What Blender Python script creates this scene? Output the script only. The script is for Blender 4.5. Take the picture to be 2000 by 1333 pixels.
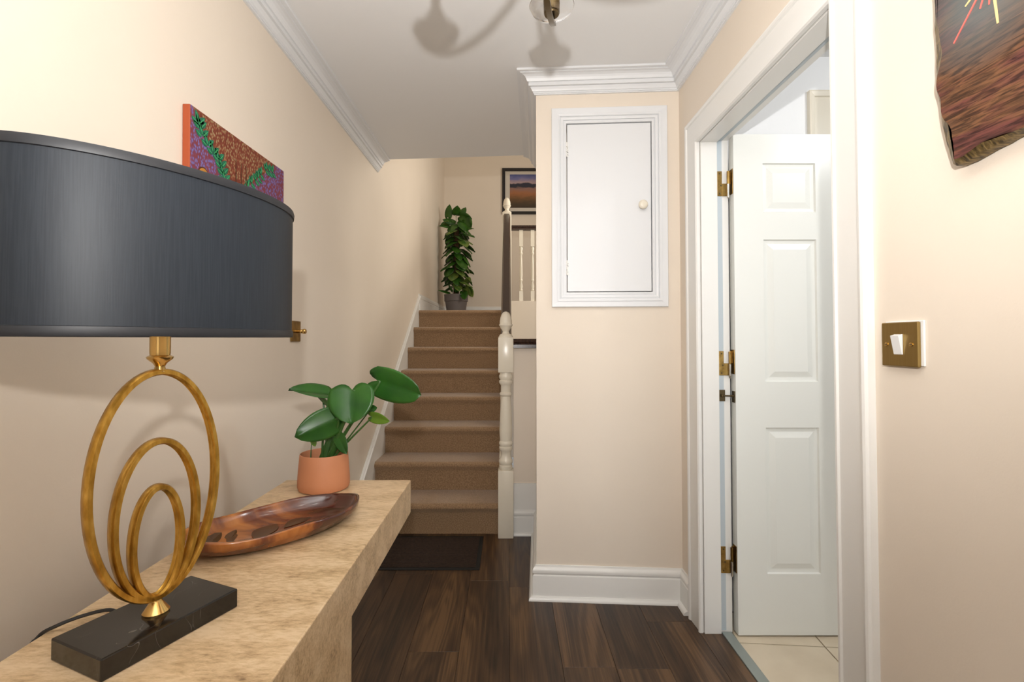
import bpy, bmesh, math, random
from mathutils import Vector, Matrix, noise
random.seed(7)
S = bpy.context.scene
for o in list(bpy.data.objects): bpy.data.objects.remove(o, do_unlink=True)
C = S.collection
PI = math.pi

# ------------------------------------------------------------------ camera, world, lights, exposure
cam_d = bpy.data.cameras.new('camera'); cam = bpy.data.objects.new('camera', cam_d); C.objects.link(cam)
cam.location = (0, 0, 1.17); cam.rotation_euler = (math.radians(91.3), 0, 0)
cam_d.sensor_width = 36; cam_d.lens = 36 * 950 / 2000
cam_d.shift_x = 0.004; cam_d.shift_y = -0.012; cam_d.clip_start = 0.02
S.camera = cam
S.view_settings.view_transform = 'Standard'; S.view_settings.look = 'None'
S.view_settings.gamma = 1; S.view_settings.use_curve_mapping = False
S.view_settings.exposure = 0.13

W = bpy.data.worlds.new('world'); S.world = W; W.use_nodes = True
W.node_tree.nodes['Background'].inputs[0].default_value = (0.9, 0.95, 1, 1)
W.node_tree.nodes['Background'].inputs[1].default_value = 0.3

R = math.radians
def light(name, typ, loc, energy, col=(1, 1, 1), size=0.1, rot=(0, 0, 0), size_y=None):
    d = bpy.data.lights.new(name, typ); d.energy = energy; d.color = col
    if typ == 'AREA':
        d.size = size
        if size_y: d.shape = 'RECTANGLE'; d.size_y = size_y
    else: d.shadow_soft_size = size
    o = bpy.data.objects.new(name, d); C.objects.link(o); o.location = loc; o.rotation_euler = rot
    return o
def aim(o, p):
    o.rotation_euler = (Vector(p) - o.location).to_track_quat('-Z', 'Y').to_euler()
fl_ = light('camera_flash', 'SPOT', (0.0, -0.12, 1.39), 100, (1, 0.98, 0.96), 0.018)
fl_.data.spot_size = R(142); fl_.data.spot_blend = 1.0; aim(fl_, (0.06, 2.2, 2.60))
bf = light('bounced_flash', 'SPOT', (0.02, -0.16, 1.42), 205, (1.0, 0.975, 0.94), 0.04, (R(180 + 12), 0, 0))
bf.data.spot_size = R(95); bf.data.spot_blend = 0.6
light('hall_rear_fill', 'AREA', (-0.05, -2.1, 1.5), 5, (0.97, 0.98, 1), 1.2, (R(90), 0, 0), 1.8)  # added fill panel behind the camera; no glazed door stands there
light('landing_window', 'AREA', (1.55, 4.3, 2.7), 36, (1, 0.93, 0.82), 1.0, (0, R(90), 0), 1.2)
light('side_room_top_fill', 'POINT', (1.75, 1.15, 2.25), 13, (0.97, 0.985, 1), 0.08)  # unseen light, added to brighten the wall above the door and its top
light('side_room_soft_fill', 'AREA', (2.2, -0.3, 1.5), 6, (0.95, 0.98, 1), 1.2, (R(90), 0, 0), 1.4)  # added soft fill for the side room, which has no window here

# ------------------------------------------------------------------ materials
def mat(name, col, rough=0.5, metal=0.0, spec=None):
    m = bpy.data.materials.new(name); m.use_nodes = True
    b = m.node_tree.nodes['Principled BSDF']
    b.inputs['Base Color'].default_value = (*col, 1); b.inputs['Roughness'].default_value = rough
    b.inputs['Metallic'].default_value = metal
    if spec is not None: b.inputs['Specular IOR Level'].default_value = spec
    return m
def N(m, typ, **kw):
    n = m.node_tree.nodes.new(typ)
    for k, v in kw.items():
        if k in n.inputs: n.inputs[k].default_value = v
        else: setattr(n, k, v)
    return n
def L(m, a, b): m.node_tree.links.new(a, b)
def bsdf(m): return m.node_tree.nodes['Principled BSDF']
def ramp(m, fac, stops):
    r = N(m, 'ShaderNodeValToRGB'); e = r.color_ramp.elements
    while len(e) < len(stops): e.new(0.5)
    for i, (p, c) in enumerate(stops): e[i].position = p; e[i].color = (*c, 1)
    L(m, fac, r.inputs[0]); return r.outputs[0]
def coords(m, scale=(1, 1, 1), rot=(0, 0, 0), kind='Object'):
    t = N(m, 'ShaderNodeTexCoord'); mp = N(m, 'ShaderNodeMapping')
    mp.inputs['Scale'].default_value = scale; mp.inputs['Rotation'].default_value = rot
    L(m, t.outputs[kind], mp.inputs[0]); return mp.outputs[0]
def bump(m, h, strength=0.2, dist=0.01):
    b = N(m, 'ShaderNodeBump'); b.inputs['Strength'].default_value = strength; b.inputs['Distance'].default_value = dist
    L(m, h, b.inputs['Height']); L(m, b.outputs[0], bsdf(m).inputs['Normal'])
def noise_mat(name, stops, scale, rough=0.5, stretch=(1, 1, 1), detail=6, bstr=0, bdist=0.005, distortion=0.0, metal=0.0):
    m = mat(name, stops[0][1], rough, metal)
    n = N(m, 'ShaderNodeTexNoise'); n.inputs['Scale'].default_value = scale; n.inputs['Detail'].default_value = detail
    n.inputs['Distortion'].default_value = distortion
    L(m, coords(m, stretch), n.inputs['Vector'])
    L(m, ramp(m, n.outputs['Fac'], stops), bsdf(m).inputs['Base Color'])
    if bstr: bump(m, n.outputs['Fac'], bstr, bdist)
    return m

wall_m = noise_mat('cream_wall_paint', [(0.3, (0.765, 0.675, 0.57)), (0.7, (0.785, 0.695, 0.59))], 3, 0.75, detail=3)
n2 = N(wall_m, 'ShaderNodeTexNoise'); n2.inputs['Scale'].default_value = 220
L(wall_m, coords(wall_m), n2.inputs['Vector']); bump(wall_m, n2.outputs['Fac'], 0.08, 0.002)
ceil_m = mat('white_ceiling_paint', (0.80, 0.80, 0.80), 0.85)
gloss_m = mat('white_gloss_paint', (0.80, 0.79, 0.76), 0.28)
satin_m = mat('white_satin_paint', (0.75, 0.76, 0.775), 0.4)
door_m = mat('white_door_paint', (0.80, 0.81, 0.77), 0.3)
newel_m = mat('cream_gloss_paint', (0.78, 0.72, 0.60), 0.25)
room_m = mat('white_room_paint', (0.86, 0.87, 0.88), 0.8)
dark_gap = mat('dark_gap', (0.02, 0.02, 0.02), 0.9)

def wood_mat():
    m = mat('dark_walnut_plank', (0.06, 0.035, 0.02), 0.36)
    oi = N(m, 'ShaderNodeObjectInfo')
    t = N(m, 'ShaderNodeTexCoord')
    off = N(m, 'ShaderNodeVectorMath', operation='MULTIPLY_ADD')
    comb = N(m, 'ShaderNodeCombineXYZ')
    L(m, oi.outputs['Random'], comb.inputs[0]); L(m, oi.outputs['Random'], comb.inputs[1]); L(m, oi.outputs['Random'], comb.inputs[2])
    L(m, comb.outputs[0], off.inputs[0]); off.inputs[1].default_value = (13.1, 29.7, 7.3); L(m, t.outputs['Object'], off.inputs[2])
    mp = N(m, 'ShaderNodeMapping'); mp.inputs['Scale'].default_value = (6.0, 0.62, 1); L(m, off.outputs[0], mp.inputs[0])
    big = N(m, 'ShaderNodeTexNoise'); big.inputs['Scale'].default_value = 1.0; big.inputs['Detail'].default_value = 2; big.inputs['Distortion'].default_value = 0.4
    L(m, mp.outputs[0], big.inputs['Vector'])
    mul = N(m, 'ShaderNodeMath', operation='MULTIPLY'); mul.inputs[1].default_value = 75; L(m, big.outputs['Fac'], mul.inputs[0])
    sn = N(m, 'ShaderNodeMath', operation='SINE'); L(m, mul.outputs[0], sn.inputs[0])
    mp2 = N(m, 'ShaderNodeMapping'); mp2.inputs['Scale'].default_value = (160, 4, 1); L(m, off.outputs[0], mp2.inputs[0])
    fine = N(m, 'ShaderNodeTexNoise'); fine.inputs['Scale'].default_value = 1.0; fine.inputs['Detail'].default_value = 4; L(m, mp2.outputs[0], fine.inputs['Vector'])
    a = N(m, 'ShaderNodeMath', operation='MULTIPLY_ADD'); a.inputs[1].default_value = 0.055; L(m, sn.outputs[0], a.inputs[0])
    b = N(m, 'ShaderNodeMath', operation='MULTIPLY_ADD'); b.inputs[1].default_value = 0.40; L(m, fine.outputs['Fac'], b.inputs[0])
    c = N(m, 'ShaderNodeMath', operation='MULTIPLY_ADD'); c.inputs[1].default_value = 0.60; L(m, big.outputs['Fac'], c.inputs[0]); 
    d = N(m, 'ShaderNodeMath', operation='MULTIPLY'); d.inputs[1].default_value = 0.10; L(m, oi.outputs['Random'], d.inputs[0])
    L(m, d.outputs[0], c.inputs[2]); L(m, c.outputs[0], b.inputs[2]); L(m, b.outputs[0], a.inputs[2])
    L(m, ramp(m, a.outputs[0], [(0.38, (0.014, 0.0065, 0.003)), (0.50, (0.040, 0.019, 0.009)), (0.60, (0.068, 0.034, 0.015)), (0.72, (0.130, 0.068, 0.030))]), bsdf(m).inputs['Base Color'])
    bump(m, fine.outputs['Fac'], 0.08, 0.002)
    return m
plank_m = wood_mat()
carpet_m = noise_mat('beige_carpet', [(0.35, (0.22, 0.133, 0.068)), (0.65, (0.36, 0.228, 0.125))], 160, 0.95, detail=6, bstr=0.5, bdist=0.006)
bsdf(carpet_m).inputs['Sheen Weight'].default_value = 0.3
def trav():
    m = mat('travertine_stone', (0.6, 0.4, 0.25), 0.36)
    n = N(m, 'ShaderNodeTexNoise'); n.inputs['Scale'].default_value = 7; n.inputs['Detail'].default_value = 10; n.inputs['Roughness'].default_value = 0.68; n.inputs['Distortion'].default_value = 0.3
    L(m, coords(m, (1.0, 2.4, 2.4), (0, 0, R(25))), n.inputs['Vector'])
    f = N(m, 'ShaderNodeTexNoise'); f.inputs['Scale'].default_value = 70; f.inputs['Detail'].default_value = 9; f.inputs['Roughness'].default_value = 0.7
    L(m, coords(m, (0.7, 2.2, 2.2), (0, 0, R(25))), f.inputs['Vector'])
    a = N(m, 'ShaderNodeMath', operation='MULTIPLY_ADD'); a.inputs[1].default_value = 0.55; L(m, f.outputs['Fac'], a.inputs[0])
    b = N(m, 'ShaderNodeMath', operation='MULTIPLY'); b.inputs[1].default_value = 0.55; L(m, n.outputs['Fac'], b.inputs[0]); L(m, b.outputs[0], a.inputs[2])
    L(m, ramp(m, a.outputs[0], [(0.39, (0.22, 0.135, 0.07)), (0.455, (0.43, 0.29, 0.155)), (0.545, (0.59, 0.42, 0.24)), (0.64, (0.70, 0.53, 0.335))]), bsdf(m).inputs['Base Color'])
    bump(m, a.outputs[0], 0.10, 0.002); return m
trav_m = trav()
black_m = noise_mat('black_marble', [(0.3, (0.008, 0.007, 0.006)), (0.7, (0.016, 0.014, 0.012))], 6, 0.12)
def marble_veins(m):
    n = N(m, 'ShaderNodeTexNoise'); n.inputs['Scale'].default_value = 11; n.inputs['Detail'].default_value = 1; n.inputs['Distortion'].default_value = 0.3
    L(m, coords(m, (3.0, 1.6, 1), (0.3, 0.2, 0.9)), n.inputs['Vector'])
    s = N(m, 'ShaderNodeMath', operation='SUBTRACT'); s.inputs[1].default_value = 0.5; L(m, n.outputs['Fac'], s.inputs[0])
    ab = N(m, 'ShaderNodeMath', operation='ABSOLUTE'); L(m, s.outputs[0], ab.inputs[0])
    n3 = N(m, 'ShaderNodeTexNoise'); n3.inputs['Scale'].default_value = 14; L(m, coords(m), n3.inputs['Vector'])
    r1 = ramp(m, ab.outputs[0], [(0.0, (1, 1, 1)), (0.0035, (0, 0, 0))]); r2 = ramp(m, n3.outputs['Fac'], [(0.50, (0, 0, 0)), (0.60, (1, 1, 1))])
    mu = N(m, 'ShaderNodeMath', operation='MULTIPLY'); L(m, r1, mu.inputs[0]); L(m, r2, mu.inputs[1])
    mx = N(m, 'ShaderNodeMixRGB'); mx.inputs[2].default_value = (0.13, 0.115, 0.10, 1)
    src = bsdf(m).inputs['Base Color'].links[0].from_socket
    L(m, mu.outputs[0], mx.inputs[0]); L(m, src, mx.inputs[1]); L(m, mx.outputs[0], bsdf(m).inputs['Base Color'])
marble_veins(black_m)
gold_m = noise_mat('antique_gold_leaf', [(0.30, (0.33, 0.17, 0.025)), (0.5, (0.50, 0.28, 0.048)), (0.72, (0.70, 0.43, 0.10))], 90, 0.28, (1, 1, 0.35), 8, 0.15, 0.001, metal=0.85)
brass_m = mat('polished_brass', (0.62, 0.40, 0.14), 0.18, 1)
oldbrass_m = noise_mat('aged_brass', [(0.3, (0.20, 0.12, 0.035)), (0.7, (0.42, 0.27, 0.085))], 40, 0.3, metal=1.0)
brush_m = noise_mat('brushed_brass', [(0.3, (0.34, 0.235, 0.085)), (0.7, (0.38, 0.265, 0.10))], 4, 0.35, (90, 90, 1), metal=1.0)
chrome_m = mat('worn_chrome', (0.6, 0.58, 0.53), 0.2, 1)
def silk():
    m = noise_mat('black_silk_fabric', [(0.40, (0.0115, 0.0150, 0.0205)), (0.62, (0.0155, 0.020, 0.0265))], 150, 0.5, (4, 4, 0.10), 2, 0.10, 0.0005)
    bsdf(m).inputs['Specular IOR Level'].default_value = 0.3
    return m
silk_m = silk()
band_m = mat('black_satin_band', (0.010, 0.011, 0.014), 0.5)
shade_in_m = mat('shade_lining', (0.75, 0.70, 0.6), 0.8)
cable_m = mat('black_cable', (0.012, 0.012, 0.012), 0.45)
terra_m = noise_mat('terracotta_glaze', [(0.3, (0.47, 0.185, 0.085)), (0.7, (0.53, 0.215, 0.10))], 8, 0.62)
soil_m = noise_mat('potting_soil', [(0.3, (0.02, 0.012, 0.007)), (0.7, (0.06, 0.04, 0.025))], 60, 0.95, bstr=0.6)
def leafm(name, a, b, rough=0.3):
    m = noise_mat(name, [(0.3, a), (0.7, b)], 14, rough, detail=3)
    bsdf(m).inputs['Specular IOR Level'].default_value = 0.35
    return m
leaf_m = leafm('monstera_leaf', (0.011, 0.058, 0.008), (0.028, 0.105, 0.012), 0.33)
youngleaf_m = leafm('young_leaf', (0.075, 0.16, 0.012), (0.13, 0.23, 0.025), 0.35)
stem_m = mat('green_stem', (0.035, 0.10, 0.018), 0.4)
pothos_m = leafm('pothos_leaf', (0.014, 0.065, 0.008), (0.05, 0.13, 0.015), 0.32)
pothos2_m = leafm('variegated_pothos_leaf', (0.03, 0.10, 0.015), (0.22, 0.28, 0.06), 0.32)
coir_m = noise_mat('coir_pole', [(0.3, (0.05, 0.025, 0.012)), (0.7, (0.13, 0.07, 0.035))], 80, 0.95, bstr=0.7)
greypot_m = mat('taupe_plastic', (0.155, 0.135, 0.13), 0.55)
def bowl_mat():
    m = mat('polished_monkeypod_wood', (0.25, 0.08, 0.02), 0.2)
    n = N(m, 'ShaderNodeTexNoise'); n.inputs['Scale'].default_value = 5; n.inputs['Detail'].default_value = 5; n.inputs['Distortion'].default_value = 0.8
    L(m, coords(m, (1, 2.5, 1)), n.inputs['Vector'])
    t = N(m, 'ShaderNodeTexCoord'); dp = N(m, 'ShaderNodeVectorMath', operation='DOT_PRODUCT'); L(m, t.outputs['Object'], dp.inputs[0]); dp.inputs[1].default_value = (-0.68 * 0.75, -0.733 * 0.75, 0)
    ad = N(m, 'ShaderNodeMath', operation='ADD'); L(m, n.outputs['Fac'], ad.inputs[0]); L(m, dp.outputs['Value'], ad.inputs[1])
    L(m, ramp(m, ad.outputs[0], [(0.36, (0.055, 0.011, 0.004)), (0.48, (0.15, 0.036, 0.009)), (0.57, (0.34, 0.11, 0.022)), (0.72, (0.50, 0.19, 0.04))]), bsdf(m).inputs['Base Color'])
    bsdf(m).inputs['Coat Weight'].default_value = 0.5; bsdf(m).inputs['Coat Roughness'].default_value = 0.1
    return m
bowl_m = bowl_mat()
carve_m = noise_mat('dark_carved_wood', [(0.3, (0.055, 0.022, 0.008)), (0.7, (0.10, 0.045, 0.015))], 20, 0.3)
mat_m = noise_mat('brown_ribbed_mat', [(0.3, (0.020, 0.010, 0.006)), (0.7, (0.045, 0.024, 0.014))], 90, 0.95)
rubber_m = mat('black_rubber', (0.006, 0.006, 0.006), 0.7)
walnut_m = noise_mat('dark_varnished_rail', [(0.3, (0.018, 0.008, 0.005)), (0.7, (0.055, 0.026, 0.015))], 12, 0.22, (6, 0.6, 6), 6)
white_pl = mat('white_plastic', (0.82, 0.82, 0.82), 0.3)
frame_m = mat('black_frame', (0.010, 0.009, 0.010), 0.35)
mount_m = mat('pale_picture_mount', (0.62, 0.57, 0.50), 0.8)
strip_m = mat('grey_aluminium_strip', (0.34, 0.38, 0.36), 0.4, 0.5)
tile_m = noise_mat('cream_floor_tile', [(0.3, (0.62, 0.52, 0.38)), (0.7, (0.72, 0.62, 0.47))], 6, 0.35)
grout_m = mat('dark_grout', (0.05, 0.035, 0.022), 0.9)
bronze_m = mat('antique_bronze', (0.13, 0.095, 0.05), 0.32, 1)
seal_m = mat('grey_seal_strip', (0.48, 0.54, 0.58), 0.4)
def glass():
    m = mat('clear_glass', (1, 1, 1), 0.03); b = bsdf(m)
    b.inputs['Transmission Weight'].default_value = 1; b.inputs['IOR'].default_value = 1.45
    return m
glass_m = glass()
def canvas_mat():
    # scale-like brush ticks in blue over violet red on the flanks, tan ticks on rust in the middle
    m = mat('painted_canvas', (0.3, 0.1, 0.1), 0.6)
    co = coords(m, (60, 120, 75))
    v = N(m, 'ShaderNodeTexVoronoi'); v.inputs['Scale'].default_value = 1.3
    L(m, co, v.inputs['Vector'])
    rust = ramp(m, v.outputs['Distance'], [(0.0, (0.38, 0.32, 0.19)), (0.30, (0.30, 0.21, 0.10)), (0.46, (0.24, 0.055, 0.022)), (0.7, (0.16, 0.03, 0.015))])
    violet = ramp(m, v.outputs['Distance'], [(0.0, (0.13, 0.07, 0.24)), (0.26, (0.17, 0.18, 0.48)), (0.42, (0.17, 0.06, 0.15)), (0.7, (0.20, 0.035, 0.05))])
    t = N(m, 'ShaderNodeTexCoord'); sx = N(m, 'ShaderNodeSeparateXYZ'); L(m, t.outputs['Object'], sx.inputs[0])
    def lin(a, b, c):    # a*y + b*z + c > 0
        q = N(m, 'ShaderNodeMath', operation='MULTIPLY_ADD'); q.inputs[1].default_value = a; q.inputs[2].default_value = c; L(m, sx.outputs[1], q.inputs[0])
        w = N(m, 'ShaderNodeMath', operation='MULTIPLY_ADD'); w.inputs[1].default_value = b; L(m, sx.outputs[2], w.inputs[0]); L(m, q.outputs[0], w.inputs[2])
        g = N(m, 'ShaderNodeMath', operation='GREATER_THAN'); g.inputs[1].default_value = 0; L(m, w.outputs[0], g.inputs[0]); return g.outputs[0]
    # root at (y .2715, z 0) of the canvas; boundaries follow the two leaf chains
    g1 = lin(1.03, 1.0, -0.206)
    g2 = lin(-0.718, 1.0, 0.154)
    mu = N(m, 'ShaderNodeMath', operation='MULTIPLY'); L(m, g1, mu.inputs[0]); L(m, g2, mu.inputs[1])
    mx = N(m, 'ShaderNodeMixRGB'); L(m, mu.outputs[0], mx.inputs[0]); L(m, violet, mx.inputs[1]); L(m, rust, mx.inputs[2])
    L(m, mx.outputs[0], bsdf(m).inputs['Base Color'])
    return m
canvas_m = canvas_mat()
orange_m = mat('orange_canvas_edge', (0.36, 0.065, 0.016), 0.6)
green_m = noise_mat('emerald_paint', [(0.35, (0.005, 0.11, 0.06)), (0.7, (0.015, 0.19, 0.10))], 60, 0.5)
lime_m = mat('light_green_paint', (0.06, 0.42, 0.14), 0.5)
brownp_m = mat('brown_paint', (0.075, 0.018, 0.006), 0.5)
amber_m = mat('amber_paint', (0.50, 0.22, 0.03), 0.5)
def photo_mat():
    m = mat('landscape_print', (0.2, 0.2, 0.3), 0.35)
    t = N(m, 'ShaderNodeTexCoord'); sx = N(m, 'ShaderNodeSeparateXYZ'); L(m, t.outputs['Object'], sx.inputs[0])
    n = N(m, 'ShaderNodeTexNoise'); n.inputs['Scale'].default_value = 9; n.inputs['Detail'].default_value = 8; L(m, coords(m, (1, 1, 2.5)), n.inputs['Vector'])
    ad = N(m, 'ShaderNodeMath', operation='MULTIPLY_ADD'); ad.inputs[1].default_value = 0.10; L(m, n.outputs['Fac'], ad.inputs[0]); L(m, sx.outputs[2], ad.inputs[2])
    mp = N(m, 'ShaderNodeMapRange'); mp.inputs['From Min'].default_value = 0.05; mp.inputs['From Max'].default_value = 0.60; L(m, ad.outputs[0], mp.inputs['Value'])
    L(m, ramp(m, mp.outputs[0], [(0.0, (0.018, 0.012, 0.006)), (0.18, (0.07, 0.04, 0.016)), (0.30, (0.16, 0.075, 0.025)), (0.42, (0.34, 0.13, 0.05)), (0.55, (0.25, 0.14, 0.12)), (0.585, (0.02, 0.02, 0.035)), (0.66, (0.02, 0.022, 0.045)), (0.69, (0.42, 0.30, 0.30)), (0.80, (0.16, 0.16, 0.33)), (0.92, (0.05, 0.07, 0.22)), (1.0, (0.035, 0.05, 0.18))]), bsdf(m).inputs['Base Color'])
    return m
photo_m = photo_mat()
def slab_mat():
    m = mat('burnt_wood_slab', (0.15, 0.06, 0.03), 0.3)
    n = N(m, 'ShaderNodeTexNoise'); n.inputs['Scale'].default_value = 5; n.inputs['Detail'].default_value = 3
    co = coords(m, (1, 1.0, 4.0), (R(28), 0, 0)); L(m, co, n.inputs['Vector'])
    w = N(m, 'ShaderNodeTexNoise'); w.inputs['Scale'].default_value = 22; w.inputs['Detail'].default_value = 6; w.inputs['Distortion'].default_value = 0.8
    L(m, coords(m, (1, 1.0, 9.0), (R(25), 0, 0)), w.inputs['Vector'])
    a = ramp(m, n.outputs['Fac'], [(0.3, (0.055, 0.022, 0.018)), (0.46, (0.115, 0.038, 0.032)), (0.55, (0.145, 0.068, 0.032)), (0.7, (0.08, 0.043, 0.028))])
    b = ramp(m, w.outputs['Fac'], [(0.38, (0.35, 0.32, 0.32)), (0.6, (1.25, 1.2, 1.15))])
    mx = N(m, 'ShaderNodeMixRGB', blend_type='MULTIPLY'); mx.inputs[0].default_value = 1; L(m, a, mx.inputs[1]); L(m, b, mx.inputs[2])
    # smoky blue patch of paint around the streaks, near object y .10 z .42
    t = N(m, 'ShaderNodeTexCoord'); d = N(m, 'ShaderNodeVectorMath', operation='DISTANCE'); L(m, t.outputs['Object'], d.inputs[0]); d.inputs[1].default_value = (0.0, -0.012, -0.06)
    f = ramp(m, d.outputs['Value'], [(0.04, (0.8, 0.8, 0.8)), (0.13, (0, 0, 0))])
    m2 = N(m, 'ShaderNodeMixRGB'); m2.inputs[2].default_value = (0.13, 0.15, 0.15, 1); L(m, f, m2.inputs[0]); L(m, mx.outputs[0], m2.inputs[1])
    L(m, m2.outputs[0], bsdf(m).inputs['Base Color']); bump(m, w.outputs['Fac'], 0.15, 0.002)
    return m
slab_m = slab_mat()
bark_m = noise_mat('gilded_bark_edge', [(0.35, (0.045, 0.03, 0.012)), (0.55, (0.20, 0.135, 0.05)), (0.75, (0.42, 0.30, 0.12))], 45, 0.4, (1, 3, 1), 8, 0.5, 0.004, 1.0, 0.4)
pink_m = mat('coral_paint', (0.85, 0.16, 0.13), 0.4)
yellow_m = mat('pale_yellow_paint', (0.85, 0.62, 0.28), 0.4)

# ------------------------------------------------------------------ helpers
def worldpos(o):
    v = Vector((0, 0, 0))
    while o is not None: v = v + Vector(o.location); o = o.parent
    return v
def obj(name, bm, m, parent=None, loc=None, smooth=False, bevel=0, seg=2):
    """link bm (built in world coordinates) as one mesh object; origin at loc (default parent's origin / world origin)"""
    if isinstance(m, (list, tuple)): mats = list(m)
    else: mats = [m]
    pw = worldpos(parent) if parent is not None else Vector((0, 0, 0))
    ow = Vector(loc) if loc is not None else pw
    bmesh.ops.translate(bm, verts=bm.verts, vec=-ow)
    if bevel: bmesh.ops.bevel(bm, geom=list(bm.edges), offset=bevel, segments=seg, affect='EDGES', profile=0.5)
    me = bpy.data.meshes.new(name); bm.normal_update(); bm.to_mesh(me); bm.free()
    for x in mats: me.materials.append(x)
    if smooth:
        for p in me.polygons: p.use_smooth = True
        if smooth != 'all':
            try: me.set_sharp_from_angle(angle=R(smooth if smooth is not True else 40))
            except Exception: pass
    o = bpy.data.objects.new(name, me); C.objects.link(o); o.location = ow - pw
    if parent is not None: o.parent = parent
    return o
def thing(name, label, cat, loc, group=None):
    o = bpy.data.objects.new(name, None); o.empty_display_size = 0.05; C.objects.link(o); o.location = loc
    o['label'] = label; o['category'] = cat
    if group: o['group'] = group
    return o
def tag(o, label, cat, group=None):
    o['label'] = label; o['category'] = cat
    if group: o['group'] = group
    return o
def struct(name, bm, m, label=None, parent=None, cat=None, **k):
    o = obj(name, bm, m, parent, **k)
    if parent is None: o['kind'] = 'structure'
    if label: o['label'] = label
    if cat: o['category'] = cat
    return o
def box(bm, x0, x1, y0, y1, z0, z1):
    v = [bm.verts.new(p) for p in ((x0, y0, z0), (x1, y0, z0), (x1, y1, z0), (x0, y1, z0), (x0, y0, z1), (x1, y0, z1), (x1, y1, z1), (x0, y1, z1))]
    fs = [bm.faces.new([v[i] for i in f]) for f in ((0, 3, 2, 1), (4, 5, 6, 7), (0, 1, 5, 4), (1, 2, 6, 5), (2, 3, 7, 6), (3, 0, 4, 7))]
    return fs
def BX(*a):
    bm = bmesh.new(); box(bm, *a); return bm
def hexa(bm, pts):
    v = [bm.verts.new(p) for p in pts]
    for f in ((0, 3, 2, 1), (4, 5, 6, 7), (0, 1, 5, 4), (1, 2, 6, 5), (2, 3, 7, 6), (3, 0, 4, 7)): bm.faces.new([v[i] for i in f])
def prism(bm, poly, z0, z1):
    a = [bm.verts.new((x, y, z0)) for x, y in poly]; b = [bm.verts.new((x, y, z1)) for x, y in poly]
    n = len(poly); bm.faces.new(a[::-1]); bm.faces.new(b)
    for i in range(n): bm.faces.new((a[i], a[(i + 1) % n], b[(i + 1) % n], b[i]))
    bmesh.ops.recalc_face_normals(bm, faces=bm.faces)
def lathe(bm, prof, c=(0, 0, 0), seg=28, axis='Z', sx=1, sy=1):
    c = Vector(c); rings = []
    for r, h in prof:
        if r < 1e-6:
            p = Vector((0, 0, h)); rings.append([p])
        else: rings.append([Vector((r * sx * math.cos(2 * PI * i / seg), r * sy * math.sin(2 * PI * i / seg), h)) for i in range(seg)])
    def tr(p):
        if axis == 'X': p = Vector((p.z, p.x, p.y))
        elif axis == 'Y': p = Vector((p.y, p.z, p.x))
        elif isinstance(axis, Matrix): p = axis @ p
        return p + c
    vs = [[bm.verts.new(tr(p)) for p in rg] for rg in rings]
    for a, b in zip(vs, vs[1:]):
        for i in range(seg):
            j = (i + 1) % seg
            if len(a) == 1 and len(b) == 1: continue
            if len(a) == 1: bm.faces.new((a[0], b[j], b[i]))
            elif len(b) == 1: bm.faces.new((a[i], a[j], b[0]))
            else: bm.faces.new((a[i], a[j], b[j], b[i]))
    for rg, flip in ((vs[0], 1), (vs[-1], 0)):
        if len(rg) > 1: bm.faces.new(rg[::-1] if flip else rg)
    bmesh.ops.recalc_face_normals(bm, faces=bm.faces)
def tube(bm, pts, rad, seg=10, closed=False):
    pts = [Vector(p) for p in pts]; n = len(pts); rings = []; prev = None
    for i, p in enumerate(pts):
        if closed: d = (pts[(i + 1) % n] - pts[i - 1]).normalized()
        else: d = (pts[min(i + 1, n - 1)] - pts[max(i - 1, 0)]).normalized()
        if prev is None:
            up = Vector((0, 0, 1)) if abs(d.z) < 0.9 else Vector((1, 0, 0)); a = d.cross(up).normalized()
        else: a = (prev - d * prev.dot(d)).normalized()
        prev = a; b = d.cross(a); r = rad[i] if isinstance(rad, (list, tuple)) else rad
        rings.append([bm.verts.new(p + r * (math.cos(2 * PI * k / seg) * a + math.sin(2 * PI * k / seg) * b)) for k in range(seg)])
    for i in range(n if closed else n - 1):
        A, B = rings[i], rings[(i + 1) % n]
        for k in range(seg): bm.faces.new((A[k], A[(k + 1) % seg], B[(k + 1) % seg], B[k]))
    if not closed: bm.faces.new(rings[0][::-1]); bm.faces.new(rings[-1])
    bmesh.ops.recalc_face_normals(bm, faces=bm.faces)
def sweep(bm, path, nrm, prof, side=1, closed=False):
    """profile (w along in-plane left of travel * side, t along nrm) swept with mitred corners"""
    path = [Vector(p) for p in path]; nrm = Vector(nrm).normalized(); n = len(path); rings = []
    for i, p in enumerate(path):
        d0 = (p - path[i - 1]).normalized() if (i > 0 or closed) else None
        d1 = (path[(i + 1) % n] - p).normalized() if (i < n - 1 or closed) else None
        l0 = nrm.cross(d0) * side if d0 is not None else None; l1 = nrm.cross(d1) * side if d1 is not None else None
        if l0 is None: mvec = l1
        elif l1 is None: mvec = l0
        else:
            mvec = (l0 + l1).normalized(); mvec = mvec / max(0.2, mvec.dot(l0))
        rings.append([bm.verts.new(p + w * mvec + t * nrm) for w, t in prof])
    k = len(prof)
    for i in range(n if closed else n - 1):
        A, B = rings[i], rings[(i + 1) % n]
        for j in range(k): bm.faces.new((A[j], A[(j + 1) % k], B[(j + 1) % k], B[j]))
    if not closed: bm.faces.new(rings[0]); bm.faces.new(rings[-1][::-1])
    bmesh.ops.recalc_face_normals(bm, faces=bm.faces)
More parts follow.
